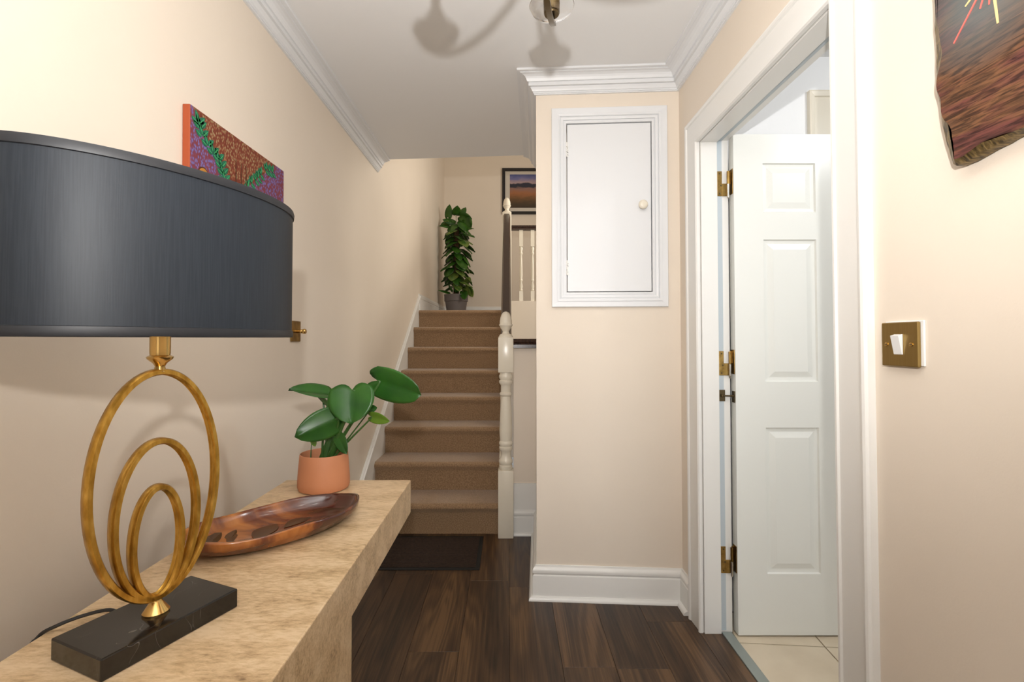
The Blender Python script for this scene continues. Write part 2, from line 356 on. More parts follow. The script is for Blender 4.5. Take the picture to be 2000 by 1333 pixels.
def leaf_mesh(base, tip, side, width, lobe=0.18, cup=0.12, droop=0.0, nt=9, ns=6, thick=0.0006, wave=0.0, pw=0.75):
    """heart shaped blade: base = where the stalk joins, lobes reach back behind it"""
    bm = bmesh.new(); base, tip = Vector(base), Vector(tip); d = tip - base; Ln = d.length; d.normalize()
    side = Vector(side); side = (side - d * side.dot(d)).normalized(); nr = side.cross(d).normalized()
    grid = []
    for i in range(nt + 1):
        t = i / nt; row = []
        w = width * (math.sin(PI * min(1, (0.30 + 0.70 * t)) ** 1.0) ** pw if t < 0.999 else 0.0)
        w = max(w, width * 0.012)
        for j in range(-ns, ns + 1):
            s = j / ns; a = abs(s)
            back = lobe * Ln * math.sin(PI * min(1, a * 0.92) ** 0.8) * (1 - t) ** 2.2
            u = t * Ln - back
            h = -cup * width * (1 - (1 - a) ** 2) * (1 - 0.3 * t) + 0.06 * width * a * a * 0 - droop * Ln * t * t
            h += wave * width * math.sin(6 * t + 3 * s) * a
            row.append(bm.verts.new(base + d * u + side * (s * w) + nr * h))
        grid.append(row)
    for i in range(nt):
        for j in range(2 * ns):
            bm.faces.new((grid[i][j], grid[i][j + 1], grid[i + 1][j + 1], grid[i + 1][j]))
    # give it thickness
    bm.normal_update()
    geo = bmesh.ops.solidify(bm, geom=list(bm.faces), thickness=thick)
    return bm
def rbox(bm, x0, x1, y0, y1, z0, z1, r=0.004, seg=2):
    t = bmesh.new(); box(t, x0, x1, y0, y1, z0, z1)
    bmesh.ops.bevel(t, geom=list(t.edges), offset=r, segments=seg, affect='EDGES', profile=0.5)
    me = bpy.data.meshes.new('tmp'); t.to_mesh(me); t.free(); bm.from_mesh(me); bpy.data.meshes.remove(me)
def RB(*a, **k):
    bm = bmesh.new(); rbox(bm, *a, **k); return bm
def poly_extrude(bm, pts, off):
    """closed polygon of 3D points extruded by vector off"""
    off = Vector(off); a = [bm.verts.new(Vector(p)) for p in pts]; b = [bm.verts.new(Vector(p) + off) for p in pts]; n = len(pts)
    bm.faces.new(a); bm.faces.new(b[::-1])
    for i in range(n): bm.faces.new((a[i], b[i], b[(i + 1) % n], a[(i + 1) % n]))
    bmesh.ops.recalc_face_normals(bm, faces=bm.faces)

# ------------------------------------------------------------------ the shell
XL, XR, CZ = -0.885, 0.78, 2.39            # left wall, right wall, hall ceiling
YB, RY = 6.70, -2.2                        # back wall of the stair landing, rear wall of the hall
ZT = 4.85                                  # upstairs ceiling
Y0, Y1, DZ = 1.138, 1.972, 1.985           # doorway in the right wall
struct('wall_left', BX(XL - 0.12, XL, RY, YB, 0, ZT), wall_m)
bm = bmesh.new()
box(bm, XR, 0.895, RY, Y0 - 0.012, 0, CZ); box(bm, XR, 0.895, Y0 - 0.012, Y1 + 0.012, DZ + 0.012, CZ); box(bm, XR, 0.895, Y1 + 0.012, 2.26, 0, CZ)
struct('wall_right', bm, wall_m)
struct('wall_rear', BX(XL, 0.895, RY - 0.12, RY, 0, CZ), wall_m)
struct('wall_back', BX(XL, 1.7, YB, YB + 0.12, 0, ZT), wall_m)
struct('wall_landing', BX(1.6, 1.72, 3.2, YB, 0, ZT), wall_m)
bm = bmesh.new(); prism(bm, [(XL, RY), (0.895, RY), (0.895, 3.1), (0.2, 3.18), (XL, 3.27)], CZ, CZ + 0.3)
struct('ceiling', bm, ceil_m)
struct('ceiling.001', BX(XL, 1.7, 3.0, YB, ZT, ZT + 0.1), ceil_m)
struct('wall_upstairs', BX(XL, 1.72, 2.85, 3.0, CZ + 0.3, ZT), wall_m)

# boxed-in cupboard wall, turned a little, with a hatch opening
A = math.atan2(0.04, 0.6504); BO = Vector((0.1306, 2.235, 0))
U = Vector((math.cos(A), -math.sin(A), 0)); NB = Vector((-math.sin(A), -math.cos(A), 0))
def bp(u, d, z): return BO + U * u + NB * d + Vector((0, 0, z))
def bbox(bm, u0, u1, d0, d1, z0, z1):
    hexa(bm, [bp(u0, d1, z0), bp(u1, d1, z0), bp(u1, d0, z0), bp(u0, d0, z0), bp(u0, d1, z1), bp(u1, d1, z1), bp(u1, d0, z1), bp(u0, d0, z1)])
UW = 0.6516
hu0, hu1, hz0, hz1 = 0.1385, 0.5270, 1.3865, 2.168
bm = bmesh.new()
for a in ((0, hu0, hz0, hz1), (hu1, UW, hz0, hz1), (0, UW, 0, hz0), (0, UW, hz1, CZ)): bbox(bm, a[0], a[1], -0.10, 0, a[2], a[3])
bbox(bm, 0, UW, -0.95, -0.10, 0, CZ)
struct('wall_cupboard', bm, wall_m)

# hall floor planks, 190 mm wide, running down the hall
fl = struct('floor', BX(XL, 0.895, RY, 3.05, -0.05, -0.012), dark_gap)
PW = 0.19; joints = {0: 1.756, -3: 2.388, -4: 1.85}
for i in range(-7, 3):
    x0 = 0.386 + i * PW; x1 = x0 + PW; x0 = max(x0, XL); x1 = min(x1, 0.852)
    j = joints.get(i, 1.2 + 0.47 * ((i * 3) % 5) * 0.6); y = j - 1.25 * 4
    while y < 3.05:
        a, b = max(y, RY), min(y + 1.25, 3.05)
        if b - a > 0.05:
            obj('plank', RB(x0 + 0.0004, x1 - 0.0004, a + 0.0004, b - 0.0004, -0.0115, 0, r=0.0006, seg=1), plank_m, fl, loc=((x0 + x1) / 2, a, 0))
        y += 1.25

# tiled floor, walls and ceiling of the side room
fr = struct('floor.001', BX(0.895, 3.2, -0.6, 2.15, -0.06, -0.014), grout_m)
o0 = Vector((1.2102, 1.8834, 0)); tl = 0.33
ta = math.radians(-4.4); tx = Vector((math.cos(ta), math.sin(ta), 0)); ty = Vector((-math.sin(ta) * 1.0, math.cos(ta), 0))
ty = Vector((0.075, 0.997, 0))
for i in range(-1, 7):
    for j in range(-8, 1):
        p = o0 + tx * (i * tl) + ty * (j * tl); g = 0.0025
        c = [p + tx * g + ty * g, p + tx * (tl - g) + ty * g, p + tx * (tl - g) + ty * (tl - g), p + tx * g + ty * (tl - g)]
        if max(q.x for q in c) < 0.93 or min(q.x for q in c) > 3.1 or max(q.y for q in c) > 2.30 or min(q.y for q in c) < -0.55: continue
        c = [Vector((min(max(q.x, 0.8965), 3.19), min(q.y, 2.118), 0)) for q in c]
        bm = bmesh.new(); hexa(bm, [q + Vector((0, 0, -0.0138)) for q in c] + [q + Vector((0, 0, -0.003)) for q in c])
        obj('tile', bm, tile_m, fr)
struct('wall_room_back', BX(0.895, 3.2, 2.12, 2.2, 0, 2.42), room_m)
struct('wall_room_far', BX(3.2, 3.3, -0.6, 2.2, 0, 2.42), room_m)
struct('wall_room_front', BX(0.895, 3.3, -0.7, -0.6, 0, 2.42), room_m)
struct('ceiling.002', BX(0.896, 3.3, -0.7, 2.2, 2.42, 2.5), ceil_m)

# cornices
CORN = [(0, 0), (0, 0.086), (0.009, 0.086), (0.009, 0.081), (0.013, 0.081), (0.013, 0.077), (0.0125, 0.076), (0.017, 0.073), (0.020, 0.067), (0.026, 0.058), (0.024, 0.056), (0.034, 0.055), (0.034, 0.041), (0.033, 0.039), (0.040, 0.038), (0.042, 0.034), (0.045, 0.027), (0.050, 0.020), (0.060, 0.015), (0.072, 0.013), (0.071, 0.010), (0.086, 0.009), (0.086, 0)]
bm = bmesh.new(); sweep(bm, [(XL, RY, CZ), (XL, 3.27, CZ)], (0, 0, -1), CORN, side=1)
struct('trim_1', bm, satin_m)
bl = bp(0, 0, CZ); br = bp(UW, 0, CZ); bk = bp(0, -0.96, CZ)
bm = bmesh.new(); sweep(bm, [(XR, RY, CZ), (XR, br.y, CZ), (bl.x, bl.y, CZ), (bk.x, bk.y, CZ)], (0, 0, -1), CORN, side=-1)
struct('trim_2', bm, satin_m)
# skirtings with a bead of quadrant at the floor
SK = [(0, 0), (0, 0.15), (0.006, 0.15), (0.008, 0.142), (0.014, 0.138), (0.018, 0.132), (0.019, 0.126), (0.018, 0.118), (0.013, 0.113), (0.012, 0.109), (0.017, 0.106), (0.018, 0.102), (0.018, 0)]
QD = [(0.018, 0), (0.018, 0.017), (0.024, 0.0165), (0.031, 0.012), (0.035, 0.006), (0.0355, 0)]
def skirt(name, path, side, quad=True):
    bm = bmesh.new(); sweep(bm, path, (0, 0, 1), SK, side); o = struct(name, bm, gloss_m, smooth=35)
    if quad:
        bm = bmesh.new(); sweep(bm, path, (0, 0, 1), QD, side); obj('quadrant', bm, gloss_m, o, smooth=35)
    return o
b0, b1, b2 = bp(UW, 0, 0), bp(0, 0, 0), bp(0, -0.72, 0)
skirt('baseboard_right', [(XR, 2.086, 0), (XR, b0.y, 0), (b1.x, b1.y, 0), (b2.x, b2.y, 0)], 1)
skirt('baseboard_left', [(XL, RY, 0), (XL, 2.72, 0)], -1)

# door casing: architrave, lining, stop, head
ARC = [(0, 0), (0, 0.012), (0.004, 0.017), (0.010, 0.017), (0.014, 0.013), (0.020, 0.012), (0.088, 0.016), (0.092, 0.021), (0.100, 0.023), (0.106, 0.021), (0.110, 0.016), (0.110, 0)]
bm = bmesh.new(); sweep(bm, [(XR, Y1 - 0.006, 0), (XR, Y1 - 0.006, DZ - 0.008), (XR, Y0 + 0.006, DZ - 0.008), (XR, Y0 + 0.006, 0)], (-1, 0, 0), ARC, side=1)
d = struct('trim_3', bm, gloss_m, smooth=30)
bm = bmesh.new()
box(bm, XR, 0.898, Y1, Y1 + 0.012, 0, DZ + 0.012); box(bm, XR, 0.898, Y0 - 0.012, Y0, 0, DZ + 0.012); box(bm, XR, 0.898, Y0, Y1, DZ, DZ + 0.012)
struct('trim_4', bm, gloss_m)
ds = bmesh.new(); box(ds, XR + 0.003, 0.850, Y1 - 0.012, Y1, 0, DZ); box(ds, XR + 0.003, 0.850, Y0, Y0 + 0.012, 0, DZ); box(ds, XR + 0.003, 0.850, Y0 + 0.012, Y1 - 0.012, DZ - 0.012, DZ)
st = struct('trim_5', ds, gloss_m, bevel=0.0012, seg=1)
bm = bmesh.new(); box(bm, 0.851, 0.872, Y1 - 0.003, Y1, 0.01, DZ - 0.002); obj('seal_strip', bm, seal_m, st)
bm = bmesh.new(); box(bm, 0.851, 0.872, Y0 + 0.013, Y1 - 0.003, DZ - 0.003, DZ - 0.0002); obj('seal_strip', bm, seal_m, st)
struct('trim_6', RB(0.853, 0.893, Y0 + 0.002, Y1 - 0.002, -0.004, 0.004, r=0.002), strip_m, label='grey metal threshold strip between dark planks and cream tiles')

# ------------------------------------------------------------------ six-panel door, standing open into the side room
DX0, DX1, DF, DT = 0.909, 1.665, 1.945, 0.040
dr = thing('door_1', 'white six-panel door standing open in right-hand doorway', 'door', (DX0, DF + DT / 2, 0)); dr['kind'] = 'structure'; del dr['category']
cols = [(1.0265, 1.2385), (1.3355, 1.5475)]; rows = [(0.243, 0.8195), (1.0025, 1.573), (1.6826, 1.8818)]
dz0, dz1 = 0.004, 2.0
bm = bmesh.new()
xs = [DX0, cols[0][0], cols[0][1], cols[1][0], cols[1][1], DX1]; zs = [dz0, rows[0][0], rows[0][1], rows[1][0], rows[1][1], rows[2][0], rows[2][1], dz1]
def door_face(bm, y, sgn):
    gv = {}
    def V(x, z, yy): 
        return bm.verts.new((x, yy, z))
    G = [[V(x, z, y) for x in xs] for z in zs]
    for i in range(7):
        for j in range(5):
            c = (G[i][j], G[i][j + 1], G[i + 1][j + 1], G[i + 1][j])
            if i in (1, 3, 5) and j in (1, 3):
                prev = list(c)
                for ins, dep in ((0.004, 0.007), (0.014, 0.008), (0.018, 0.008), (0.040, 0.002)):
                    x0, x1, z0, z1 = xs[j] + ins, xs[j + 1] - ins, zs[i] + ins, zs[i + 1] - ins; yy = y + sgn * dep
                    cur = [V(x0, z0, yy), V(x1, z0, yy), V(x1, z1, yy), V(x0, z1, yy)]
                    for k in range(4): bm.faces.new((prev[k], prev[(k + 1) % 4], cur[(k + 1) % 4], cur[k]))
                    prev = cur
                bm.faces.new(prev)
            else: bm.faces.new(c)
    return G
F = door_face(bm, DF, 1); Bk = door_face(bm, DF + DT, -1)
for j in range(5):
    bm.faces.new((F[0][j], F[0][j + 1], Bk[0][j + 1], Bk[0][j])); bm.faces.new((F[7][j], F[7][j + 1], Bk[7][j + 1], Bk[7][j]))
for i in range(7):
    bm.faces.new((F[i][0], F[i + 1][0], Bk[i + 1][0], Bk[i][0])); bm.faces.new((F[i][5], F[i + 1][5], Bk[i + 1][5], Bk[i][5]))
bmesh.ops.recalc_face_normals(bm, faces=bm.faces)
obj('door_leaf', bm, door_m, dr)
for z0, z1 in ((1.755, 1.857), (1.026, 1.124), (0.236, 0.342)):
    h = z1 - z0; yj = Y1; kx, ky = 0.8945, Y1 - 0.010
    bm = bmesh.new(); rbox(bm, 0.853, 0.872, yj - 0.0055, yj - 0.003, z0, z1, r=0.001); rbox(bm, 0.871, 0.892, yj - 0.006, yj - 0.003, z0, z0 + h * 0.5, r=0.001)
    hg = obj('hinge', bm, oldbrass_m, dr)
    for q in (0.1, 0.42, 0.9):
        s = bmesh.new(); lathe(s, [(0.0034, -0.0006), (0.0034, 0.0006), (0.0, 0.0009)], (0.8625 + (0.006 if q == 0.42 else 0), yj - 0.0058, z0 + h * q), 12, Matrix(((1, 0, 0), (0, 0, -1), (0, 1, 0)))); obj('screw', s, bronze_m, hg)
    k = bmesh.new(); lathe(k, [(0.0055, z0 + h * 0.47), (0.0055, z1 - 0.002)], (kx, ky, 0), 14); obj('knuckle', k, oldbrass_m, hg, smooth=True)
    k = bmesh.new(); lathe(k, [(0.002, z0 - 0.012), (0.005, z0 - 0.006), (0.0055, z0), (0.0058, z0 + h * 0.46)], (kx, ky, 0), 14); obj('knuckle', k, chrome_m, hg, smooth=True)
    k = bmesh.new(); rbox(k, DX0 - 0.0025, DX0, DF + 0.006, DF + DT - 0.004, z0 + 0.006, z1 + 0.006, r=0.001); rbox(k, DX0 - 0.012, DX0, DF + DT - 0.014, DF + DT - 0.011, z0 + h * 0.5, z1, r=0.001); obj('door_hinge_leaf', k, oldbrass_m, hg)
# little restrictor catch between casing and door edge
ct = thing('door_catch', 'small dark metal catch with short bar beside hinged edge of white door', 'catch', (0.866, Y1, 0.945))
obj('wall_plate', RB(0.852, 0.876, Y1 - 0.006, Y1 - 0.003, 0.922, 0.968, r=0.001), bronze_m, ct)
obj('door_plate', RB(DX0 - 0.003, DX0 - 0.0003, DF + 0.004, DF + 0.028, 0.918, 0.964, r=0.001), bronze_m, ct)
bm = bmesh.new(); tube(bm, [(0.862, Y1 - 0.010, 0.945), (0.906, Y1 - 0.018, 0.945)], 0.0035, 8); obj('bar', bm, bronze_m, ct, smooth=True)
bm = bmesh.new(); lathe(bm, [(0.004, -0.006), (0.006, -0.004), (0.006, 0.004), (0.004, 0.006)], (0.863, Y1 - 0.009, 0.945), 12); obj('pivot', bm, bronze_m, ct, smooth=True)
# framed panel on the room's wall above the door
pn = thing('wall_panel', 'cream framed panel on the white wall above the open door', 'panel', (1.5, 2.12, 1.9))
bm = bmesh.new(); sweep(bm, [(1.318, 2.12, 1.55), (1.318, 2.12, 2.262), (1.72, 2.12, 2.262), (1.72, 2.12, 1.55)], (0, -1, 0), [(0, 0), (0, 0.02), (0.006, 0.022), (0.024, 0.016), (0.028, 0.01), (0.028, 0)], side=-1, closed=True)
obj('frame', bm, newel_m, pn); obj('board', BX(1.34, 1.70, 2.11, 2.12, 1.57, 2.24), newel_m, pn)

# ------------------------------------------------------------------ cupboard hatch
ht = thing('cupboard_hatch', 'white cupboard door in a moulded frame high on the boxed-in wall', 'cupboard', tuple(bp((hu0 + hu1) / 2, 0, 1.315)))
fw = 0.068
HF = [(-0.0002, -0.02), (-0.0002, 0.006), (0.005, 0.009), (0.010, 0.009), (0.010, 0.005), (0.014, 0.005), (0.014, 0.011), (0.024, 0.013), (0.028, 0.010), (0.030, 0.016), (0.038, 0.020), (0.041, 0.020), (0.041, 0.015), (fw - 0.002, 0.017), (fw, 0.014), (fw, 0.0), (0.0005, 0.0), (0.0005, -0.02)]
def swp(bm, u0, u1, z0, z1, prof):
    sweep(bm, [bp(u0, 0, z0), bp(u0, 0, z1), bp(u1, 0, z1), bp(u1, 0, z0)], NB, prof, side=1, closed=True)
bm = bmesh.new(); swp(bm, hu0 + 0.0005, hu1 - 0.0005, hz0 + 0.0005, hz1 - 0.0005, HF)
c0 = sum((v.co for v in bm.verts), Vector()) / len(bm.verts)
obj('frame', bm, satin_m, ht)
bm = bmesh.new(); bbox(bm, hu0 + 0.0045, hu1 - 0.0045, -0.018, 0.002, hz0 + 0.0045, hz1 - 0.0045)
hd = obj('hatch_door', bm, satin_m, ht, bevel=0.0012, seg=1)
kn = bmesh.new(); rot = Matrix((U, Vector((0, 0, 1)), NB)).transposed()
lathe(kn, [(0.010, 0), (0.010, 0.008), (0.015, 0.012), (0.020, 0.019), (0.021, 0.025), (0.018, 0.030), (0.011, 0.033), (0, 0.034)], bp(0.482, 0.003, 1.781), 24, rot)
k = obj('knob', kn, newel_m, hd, smooth=True); k['label'] = 'round cream knob'
chip_m = mat('chipped_steel', (0.10, 0.10, 0.09), 0.5, 0.6)
for z in (2.046, 1.50):
    bm = bmesh.new(); u = hu0 + 0.003
    bbox(bm, u - 0.001, u + 0.007, 0.003, 0.0055, z - 0.034, z + 0.034)
    for q in range(3): lathe(bm, [(0.0036, z - 0.033 + q * 0.023), (0.0036, z - 0.013 + q * 0.023)], bp(u - 0.001, 0.0065, 0), 10)
    g = obj('hinge', bm, gloss_m, hd); g['label'] = 'paint-chipped hinge'
    bm = bmesh.new()
    for q in range(9):
        zz = z - 0.03 + random.random() * 0.06; uu = u + random.uniform(-0.002, 0.006); s = random.uniform(0.0015, 0.004)
        bbox(bm, uu, uu + s * 0.7, 0.0055, 0.0063, zz, zz + s * 1.6)
    obj('bare_metal_chip', bm, chip_m, g)['kind'] = 'stuff'

# ------------------------------------------------------------------ staircase
SX0, SX1, D0, G, RZ, NS = -0.874, -0.055, 2.96, 0.26, 0.184, 8
LZ = 1.462
stc = thing('staircase', 'straight flight of beige carpeted steps rising at end of hall', 'stairs', ((SX0 + SX1) / 2, D0, 0))
for n in range(NS):
    z0, z1 = n * RZ, ((n + 1) * RZ if n < NS - 1 else LZ); y = D0 + n * G; yb = y + G + 0.03 if n < NS - 1 else y + 0.12
    prof = [(y, z0 + (0.0 if n == 0 else -0.02)), (y, z1 - 0.062), (y - 0.004, z1 - 0.050)]
    for k in range(9):
        a = PI + 0.15 - k / 8 * (PI / 2 + 0.15); r = 0.026
        prof.append((y + 0.004 + r * math.cos(a), z1 - r + r * math.sin(a)))
    prof += [(yb, z1 - 0.001), (yb, z0 - (0 if n == 0 else 0.02))]
    bm = bmesh.new(); m = 22
    rows_ = []
    for i in range(m + 1):
        x = SX0 + (SX1 - SX0) * i / m
        rows_.append([bm.verts.new((x, py + 0.002 * noise.noise(Vector((x * 9, n * 3.1, k_ * .4))), pz + 0.0016 * noise.noise(Vector((x * 11, n * 7.7, k_))))) for k_, (py, pz) in enumerate(prof)])
    q = len(prof)
    for i in range(m):
        for j in range(q): bm.faces.new((rows_[i][j], rows_[i][(j + 1) % q], rows_[i + 1][(j + 1) % q], rows_[i + 1][j]))
    bm.faces.new(rows_[0]); bm.faces.new(rows_[-1][::-1]); bmesh.ops.recalc_face_normals(bm, faces=bm.faces)
    obj('step', bm, carpet_m, stc, smooth=50)
# wall string with a moulded top edge, and the string under the banister
sl = 0.677
def ztop(y): return 0.33 + sl * (y - 2.95)
ys0, ys1 = 2.62, 4.80
bm = bmesh.new(); XS = XL + 0.0015; poly_extrude(bm, [(XS, ys0, 0), (XS, ys0, ztop(ys0)), (XS, ys1, ztop(ys1)), (XS, ys1, ztop(ys1) - 0.5), (XS, ys0 + 0.3, 0)], (0.010, 0, 0)); obj('stringer', bm, gloss_m, stc)
bm = bmesh.new(); poly_extrude(bm, [(XS, ys0, ztop(ys0)), (XS, ys1, ztop(ys1)), (XS, ys1, ztop(ys1) + 0.018), (XS, ys0, ztop(ys0) + 0.018)], (0.024, 0, 0))
poly_extrude(bm, [(XS, ys0, ztop(ys0) + 0.018), (XS, ys1, ztop(ys1) + 0.018), (XS, ys1, ztop(ys1) + 0.030), (XS, ys0, ztop(ys0) + 0.030)], (0.014, 0, 0)); obj('stringer_moulding', bm, gloss_m, stc)
bm = bmesh.new(); poly_extrude(bm, [(SX1, 2.99, 0), (SX1, 2.99, 0.27), (SX1, 4.84, 0.27 + 1.85 * 0.7), (SX1, 4.84, 0.9), (SX1, 3.4, 0)], (0.035, 0, 0)); obj('stringer', bm, newel_m, stc)
# landing
bm = bmesh.new(); box(bm, XL, 1.6, D0 + 7 * G + 0.12, YB, LZ - 0.2, LZ); struct('floor.002', bm, carpet_m)
struct('wall_apron', BX(SX1 + 0.035, 1.6, 4.86, 4.93, 0, 1.56), wall_m)
SKL = [(0, 0), (0, 0.165), (0.006, 0.165), (0.012, 0.150), (0.018, 0.140), (0.018, 0.12), (0.014, 0.115), (0.018, 0.105), (0.018, 0)]
bm = bmesh.new(); sweep(bm, [(XL, 4.80, LZ), (XL, YB, LZ), (1.6, YB, LZ)], (0, 0, 1), SKL, side=-1); struct('baseboard_back', bm, gloss_m)
# low wall beside the newel with its board and skirting
struct('wall_stair', BX(0.034, 0.175, 2.955, 3.03, 0, 1.121), wall_m)
bm = bmesh.new(); sweep(bm, [(0.20, 2.955, 0), (0.034, 2.955, 0)], (0, 0, 1), SK, 1); o = struct('baseboard_stair', bm, gloss_m)
bm = bmesh.new(); sweep(bm, [(0.20, 2.955, 0), (0.034, 2.955, 0)], (0, 0, 1), QD, 1); obj('quadrant', bm, gloss_m, o)
obj('upper_board', BX(0.034, 0.19, 2.946, 2.955, 0.15, 0.305), gloss_m, o)

# ------------------------------------------------------------------ banister
ba = thing('banister', 'cream turned newel posts with dark sloping handrail beside carpeted stairs', 'banister', (-0.0125, 2.93, 0))
def newel(cx, cy, zb, zt_block_lo, hw, turned):
    bm = bmesh.new(); d = hw
    if turned:
        rbox(bm, cx - d, cx + d, cy - d, cy + d, zb, 0.395, r=0.004)
        P = [(0.034, 0.393), (0.040, 0.405), (0.040, 0.420), (0.034, 0.424), (0.041, 0.434), (0.042, 0.444), (0.040, 0.455), (0.034, 0.463), (0.030, 0.478), (0.029, 0.492), (0.033, 0.506), (0.040, 0.518), (0.040, 0.530), (0.034, 0.534), (0.041, 0.546), (0.041, 0.556), (0.035, 0.566),
             (0.038, 0.60), (0.0385, 0.63), (0.036, 0.70), (0.032, 0.78), (0.029, 0.82), (0.029, 0.832), (0.037, 0.840), (0.037, 0.850), (0.030, 0.856), (0.030, 0.895), (0.034, 0.902), (0.041, 0.912), (0.041, 0.924), (0.034, 0.930), (0.041, 0.942), (0.041, 0.956), (0.036, 0.964), (0.036, 0.98)]
        lathe(bm, P, (cx, cy, 0), 32)
        rbox(bm, cx - d, cx + d, cy - d, cy + d, 0.975, 1.185, r=0.004); top = 1.185
    else:
        rbox(bm, cx - d, cx + d, cy - d, cy + d, zb, zt_block_lo, r=0.004); top = zt_block_lo
    p = obj('newel_post', bm, newel_m, ba, smooth=35)
    bm = bmesh.new()
    prof = [(0.043, top - 0.006), (0.043, top + 0.004), (0.036, top + 0.016), (0.022, top + 0.022), (0.019, top + 0.034), (0.024, top + 0.044), (0.033, top + 0.056), (0.036, top + 0.066), (0.041, top + 0.070), (0.041, top + 0.076), (0.037, top + 0.080), (0.037, top + 0.096), (0.033, top + 0.118), (0.026, top + 0.138), (0.015, top + 0.152), (0, top + 0.156)]
    lathe(bm, prof, (cx, cy, 0), 32); obj('finial', bm, newel_m, p, smooth=50)
newel(-0.0125, 2.93, 0, 0, 0.0455, True)
newel(-0.0105, 4.90, 1.3, 2.455, 0.0455, False)
# sloping handrail
def railprof(c, hw, h): return [(c - hw, 0), (c + hw, 0), (c + hw, h * .35), (c + hw * .86, h * .5), (c + hw, h * .65), (c + hw * .7, h), (c - hw * .7, h), (c - hw, h * .65), (c - hw * .86, h * .5), (c - hw, h * .35)]
ra, rb = (2.97, 1.11), (4.86, 2.385)
bm = bmesh.new(); pr = railprof(-0.0115, 0.034, 0.055)
a = [bm.verts.new((x, ra[0], ra[1] + z)) for x, z in pr]; b = [bm.verts.new((x, rb[0], rb[1] + z)) for x, z in pr]
for i in range(len(pr)): bm.faces.new((a[i], a[(i + 1) % len(pr)], b[(i + 1) % len(pr)], b[i]))
bm.faces.new(a[::-1]); bm.faces.new(b); bmesh.ops.recalc_face_normals(bm, faces=bm.faces); obj('handrail', bm, walnut_m, ba)
# level rails: landing and low wall
def xrail(name, x0, x1, y, z, hw, h):
    bm = bmesh.new(); pr = railprof(y, hw, h); a = [bm.verts.new((x0, yy, z + zz)) for yy, zz in pr]; b = [bm.verts.new((x1, yy, z + zz)) for yy, zz in pr]
    for i in range(len(pr)): bm.faces.new((a[i], a[(i + 1) % len(pr)], b[(i + 1) % len(pr)], b[i]))
    bm.faces.new(a[::-1]); bm.faces.new(b); bmesh.ops.recalc_face_normals(bm, faces=bm.faces); return obj(name, bm, walnut_m, ba)
xrail('handrail', 0.03, 1.6, 4.90, 2.279, 0.034, 0.045)
o = xrail('wall_rail', 0.032, 0.172, 2.965, 1.121, 0.05, 0.055); o['label'] = 'dark glossy rail capping the low wall'
BAL = [(0.0, 0), (0.06, 0.0), (0.2, 0)]
def baluster(x, y, z0, z1):
    bm = bmesh.new(); d = 0.0185; h = z1 - z0
    box(bm, x - d, x + d, y - d, y + d, z0, z0 + 0.10); box(bm, x - d, x + d, y - d, y + d, z1 - 0.17, z1)
    P = [(0.012, z0 + 0.10), (0.018, z0 + 0.11), (0.012, z0 + 0.125), (0.018, z0 + 0.15), (0.010, z0 + 0.19), (0.017, z0 + 0.21), (0.012, z0 + 0.225), (0.016, z0 + 0.26), (0.011, z1 - 0.29), (0.010, z1 - 0.26), (0.017, z1 - 0.24), (0.011, z1 - 0.22), (0.017, z1 - 0.19), (0.013, z1 - 0.17)]
    lathe(bm, P, (x, y, 0), 14); obj('baluster', bm, newel_m, ba, smooth=35)
for i in range(13): baluster(0.1335 + 0.115 * i, 4.90, 1.56, 2.281)
for i in range(14):
    y = 3.10 + i * 0.13; baluster(-0.0115, y, 0.27 + (y - 2.99) * 0.7 - 0.01, ra[1] + (y - ra[0]) * (rb[1] - ra[1]) / (rb[0] - ra[0]) + 0.012)

# ------------------------------------------------------------------ console table
TX0, TX1, TY0, TY1, TZ, TT = -0.742, -0.325, 0.18, 1.641, 0.70, 0.108
tb = thing('console_table', 'beige travertine console table with thick top along left wall', 'table', ((TX0 + TX1) / 2, 0.9, 0))
obj('tabletop', RB(TX0, TX1, TY0, TY1, TZ - TT, TZ, r=0.0025), trav_m, tb)
obj('pedestal', RB(TX0 + 0.03, TX1 - 0.002, 0.35, 1.035, 0.0, TZ - TT, r=0.0025), trav_m, tb)

# ------------------------------------------------------------------ table lamp
lc = Vector((-0.573, 0.795, TZ))
lu = Vector((0.39, 0.92, 0)).normalized(); lv = Vector((0.92, -0.39, 0)).normalized()
lamp = thing('table_lamp', 'table lamp of nested gold oval rings with wide black oval shade', 'lamp', tuple(lc))
def lp(u, v, z): return lc + lu * u + lv * v + Vector((0, 0, z))
def lbox(bm, u0, u1, v0, v1, z0, z1): hexa(bm, [lp(u0, v0, z0), lp(u0, v1, z0), lp(u1, v1, z0), lp(u1, v0, z0), lp(u0, v0, z1), lp(u0, v1, z1), lp(u1, v1, z1), lp(u1, v0, z1)])
bm = bmesh.new(); lbox(bm, -0.104, 0.104, -0.062, 0.062, 0, 0.032); bmesh.ops.recalc_face_normals(bm, faces=bm.faces)
b = obj('base', bm, black_m, lamp, bevel=0.0022); b['label'] = 'black marble slab'
sc = lp(0.0, 0.008, 0)
bm = bmesh.new(); lathe(bm, [(0.0185, 0.732), (0.019, 0.735), (0.014, 0.742), (0.0085, 0.750), (0.007, 0.753), (0.007, 0.760)], (sc.x, sc.y, 0), 24); obj('foot', bm, brass_m, lamp, smooth=True)
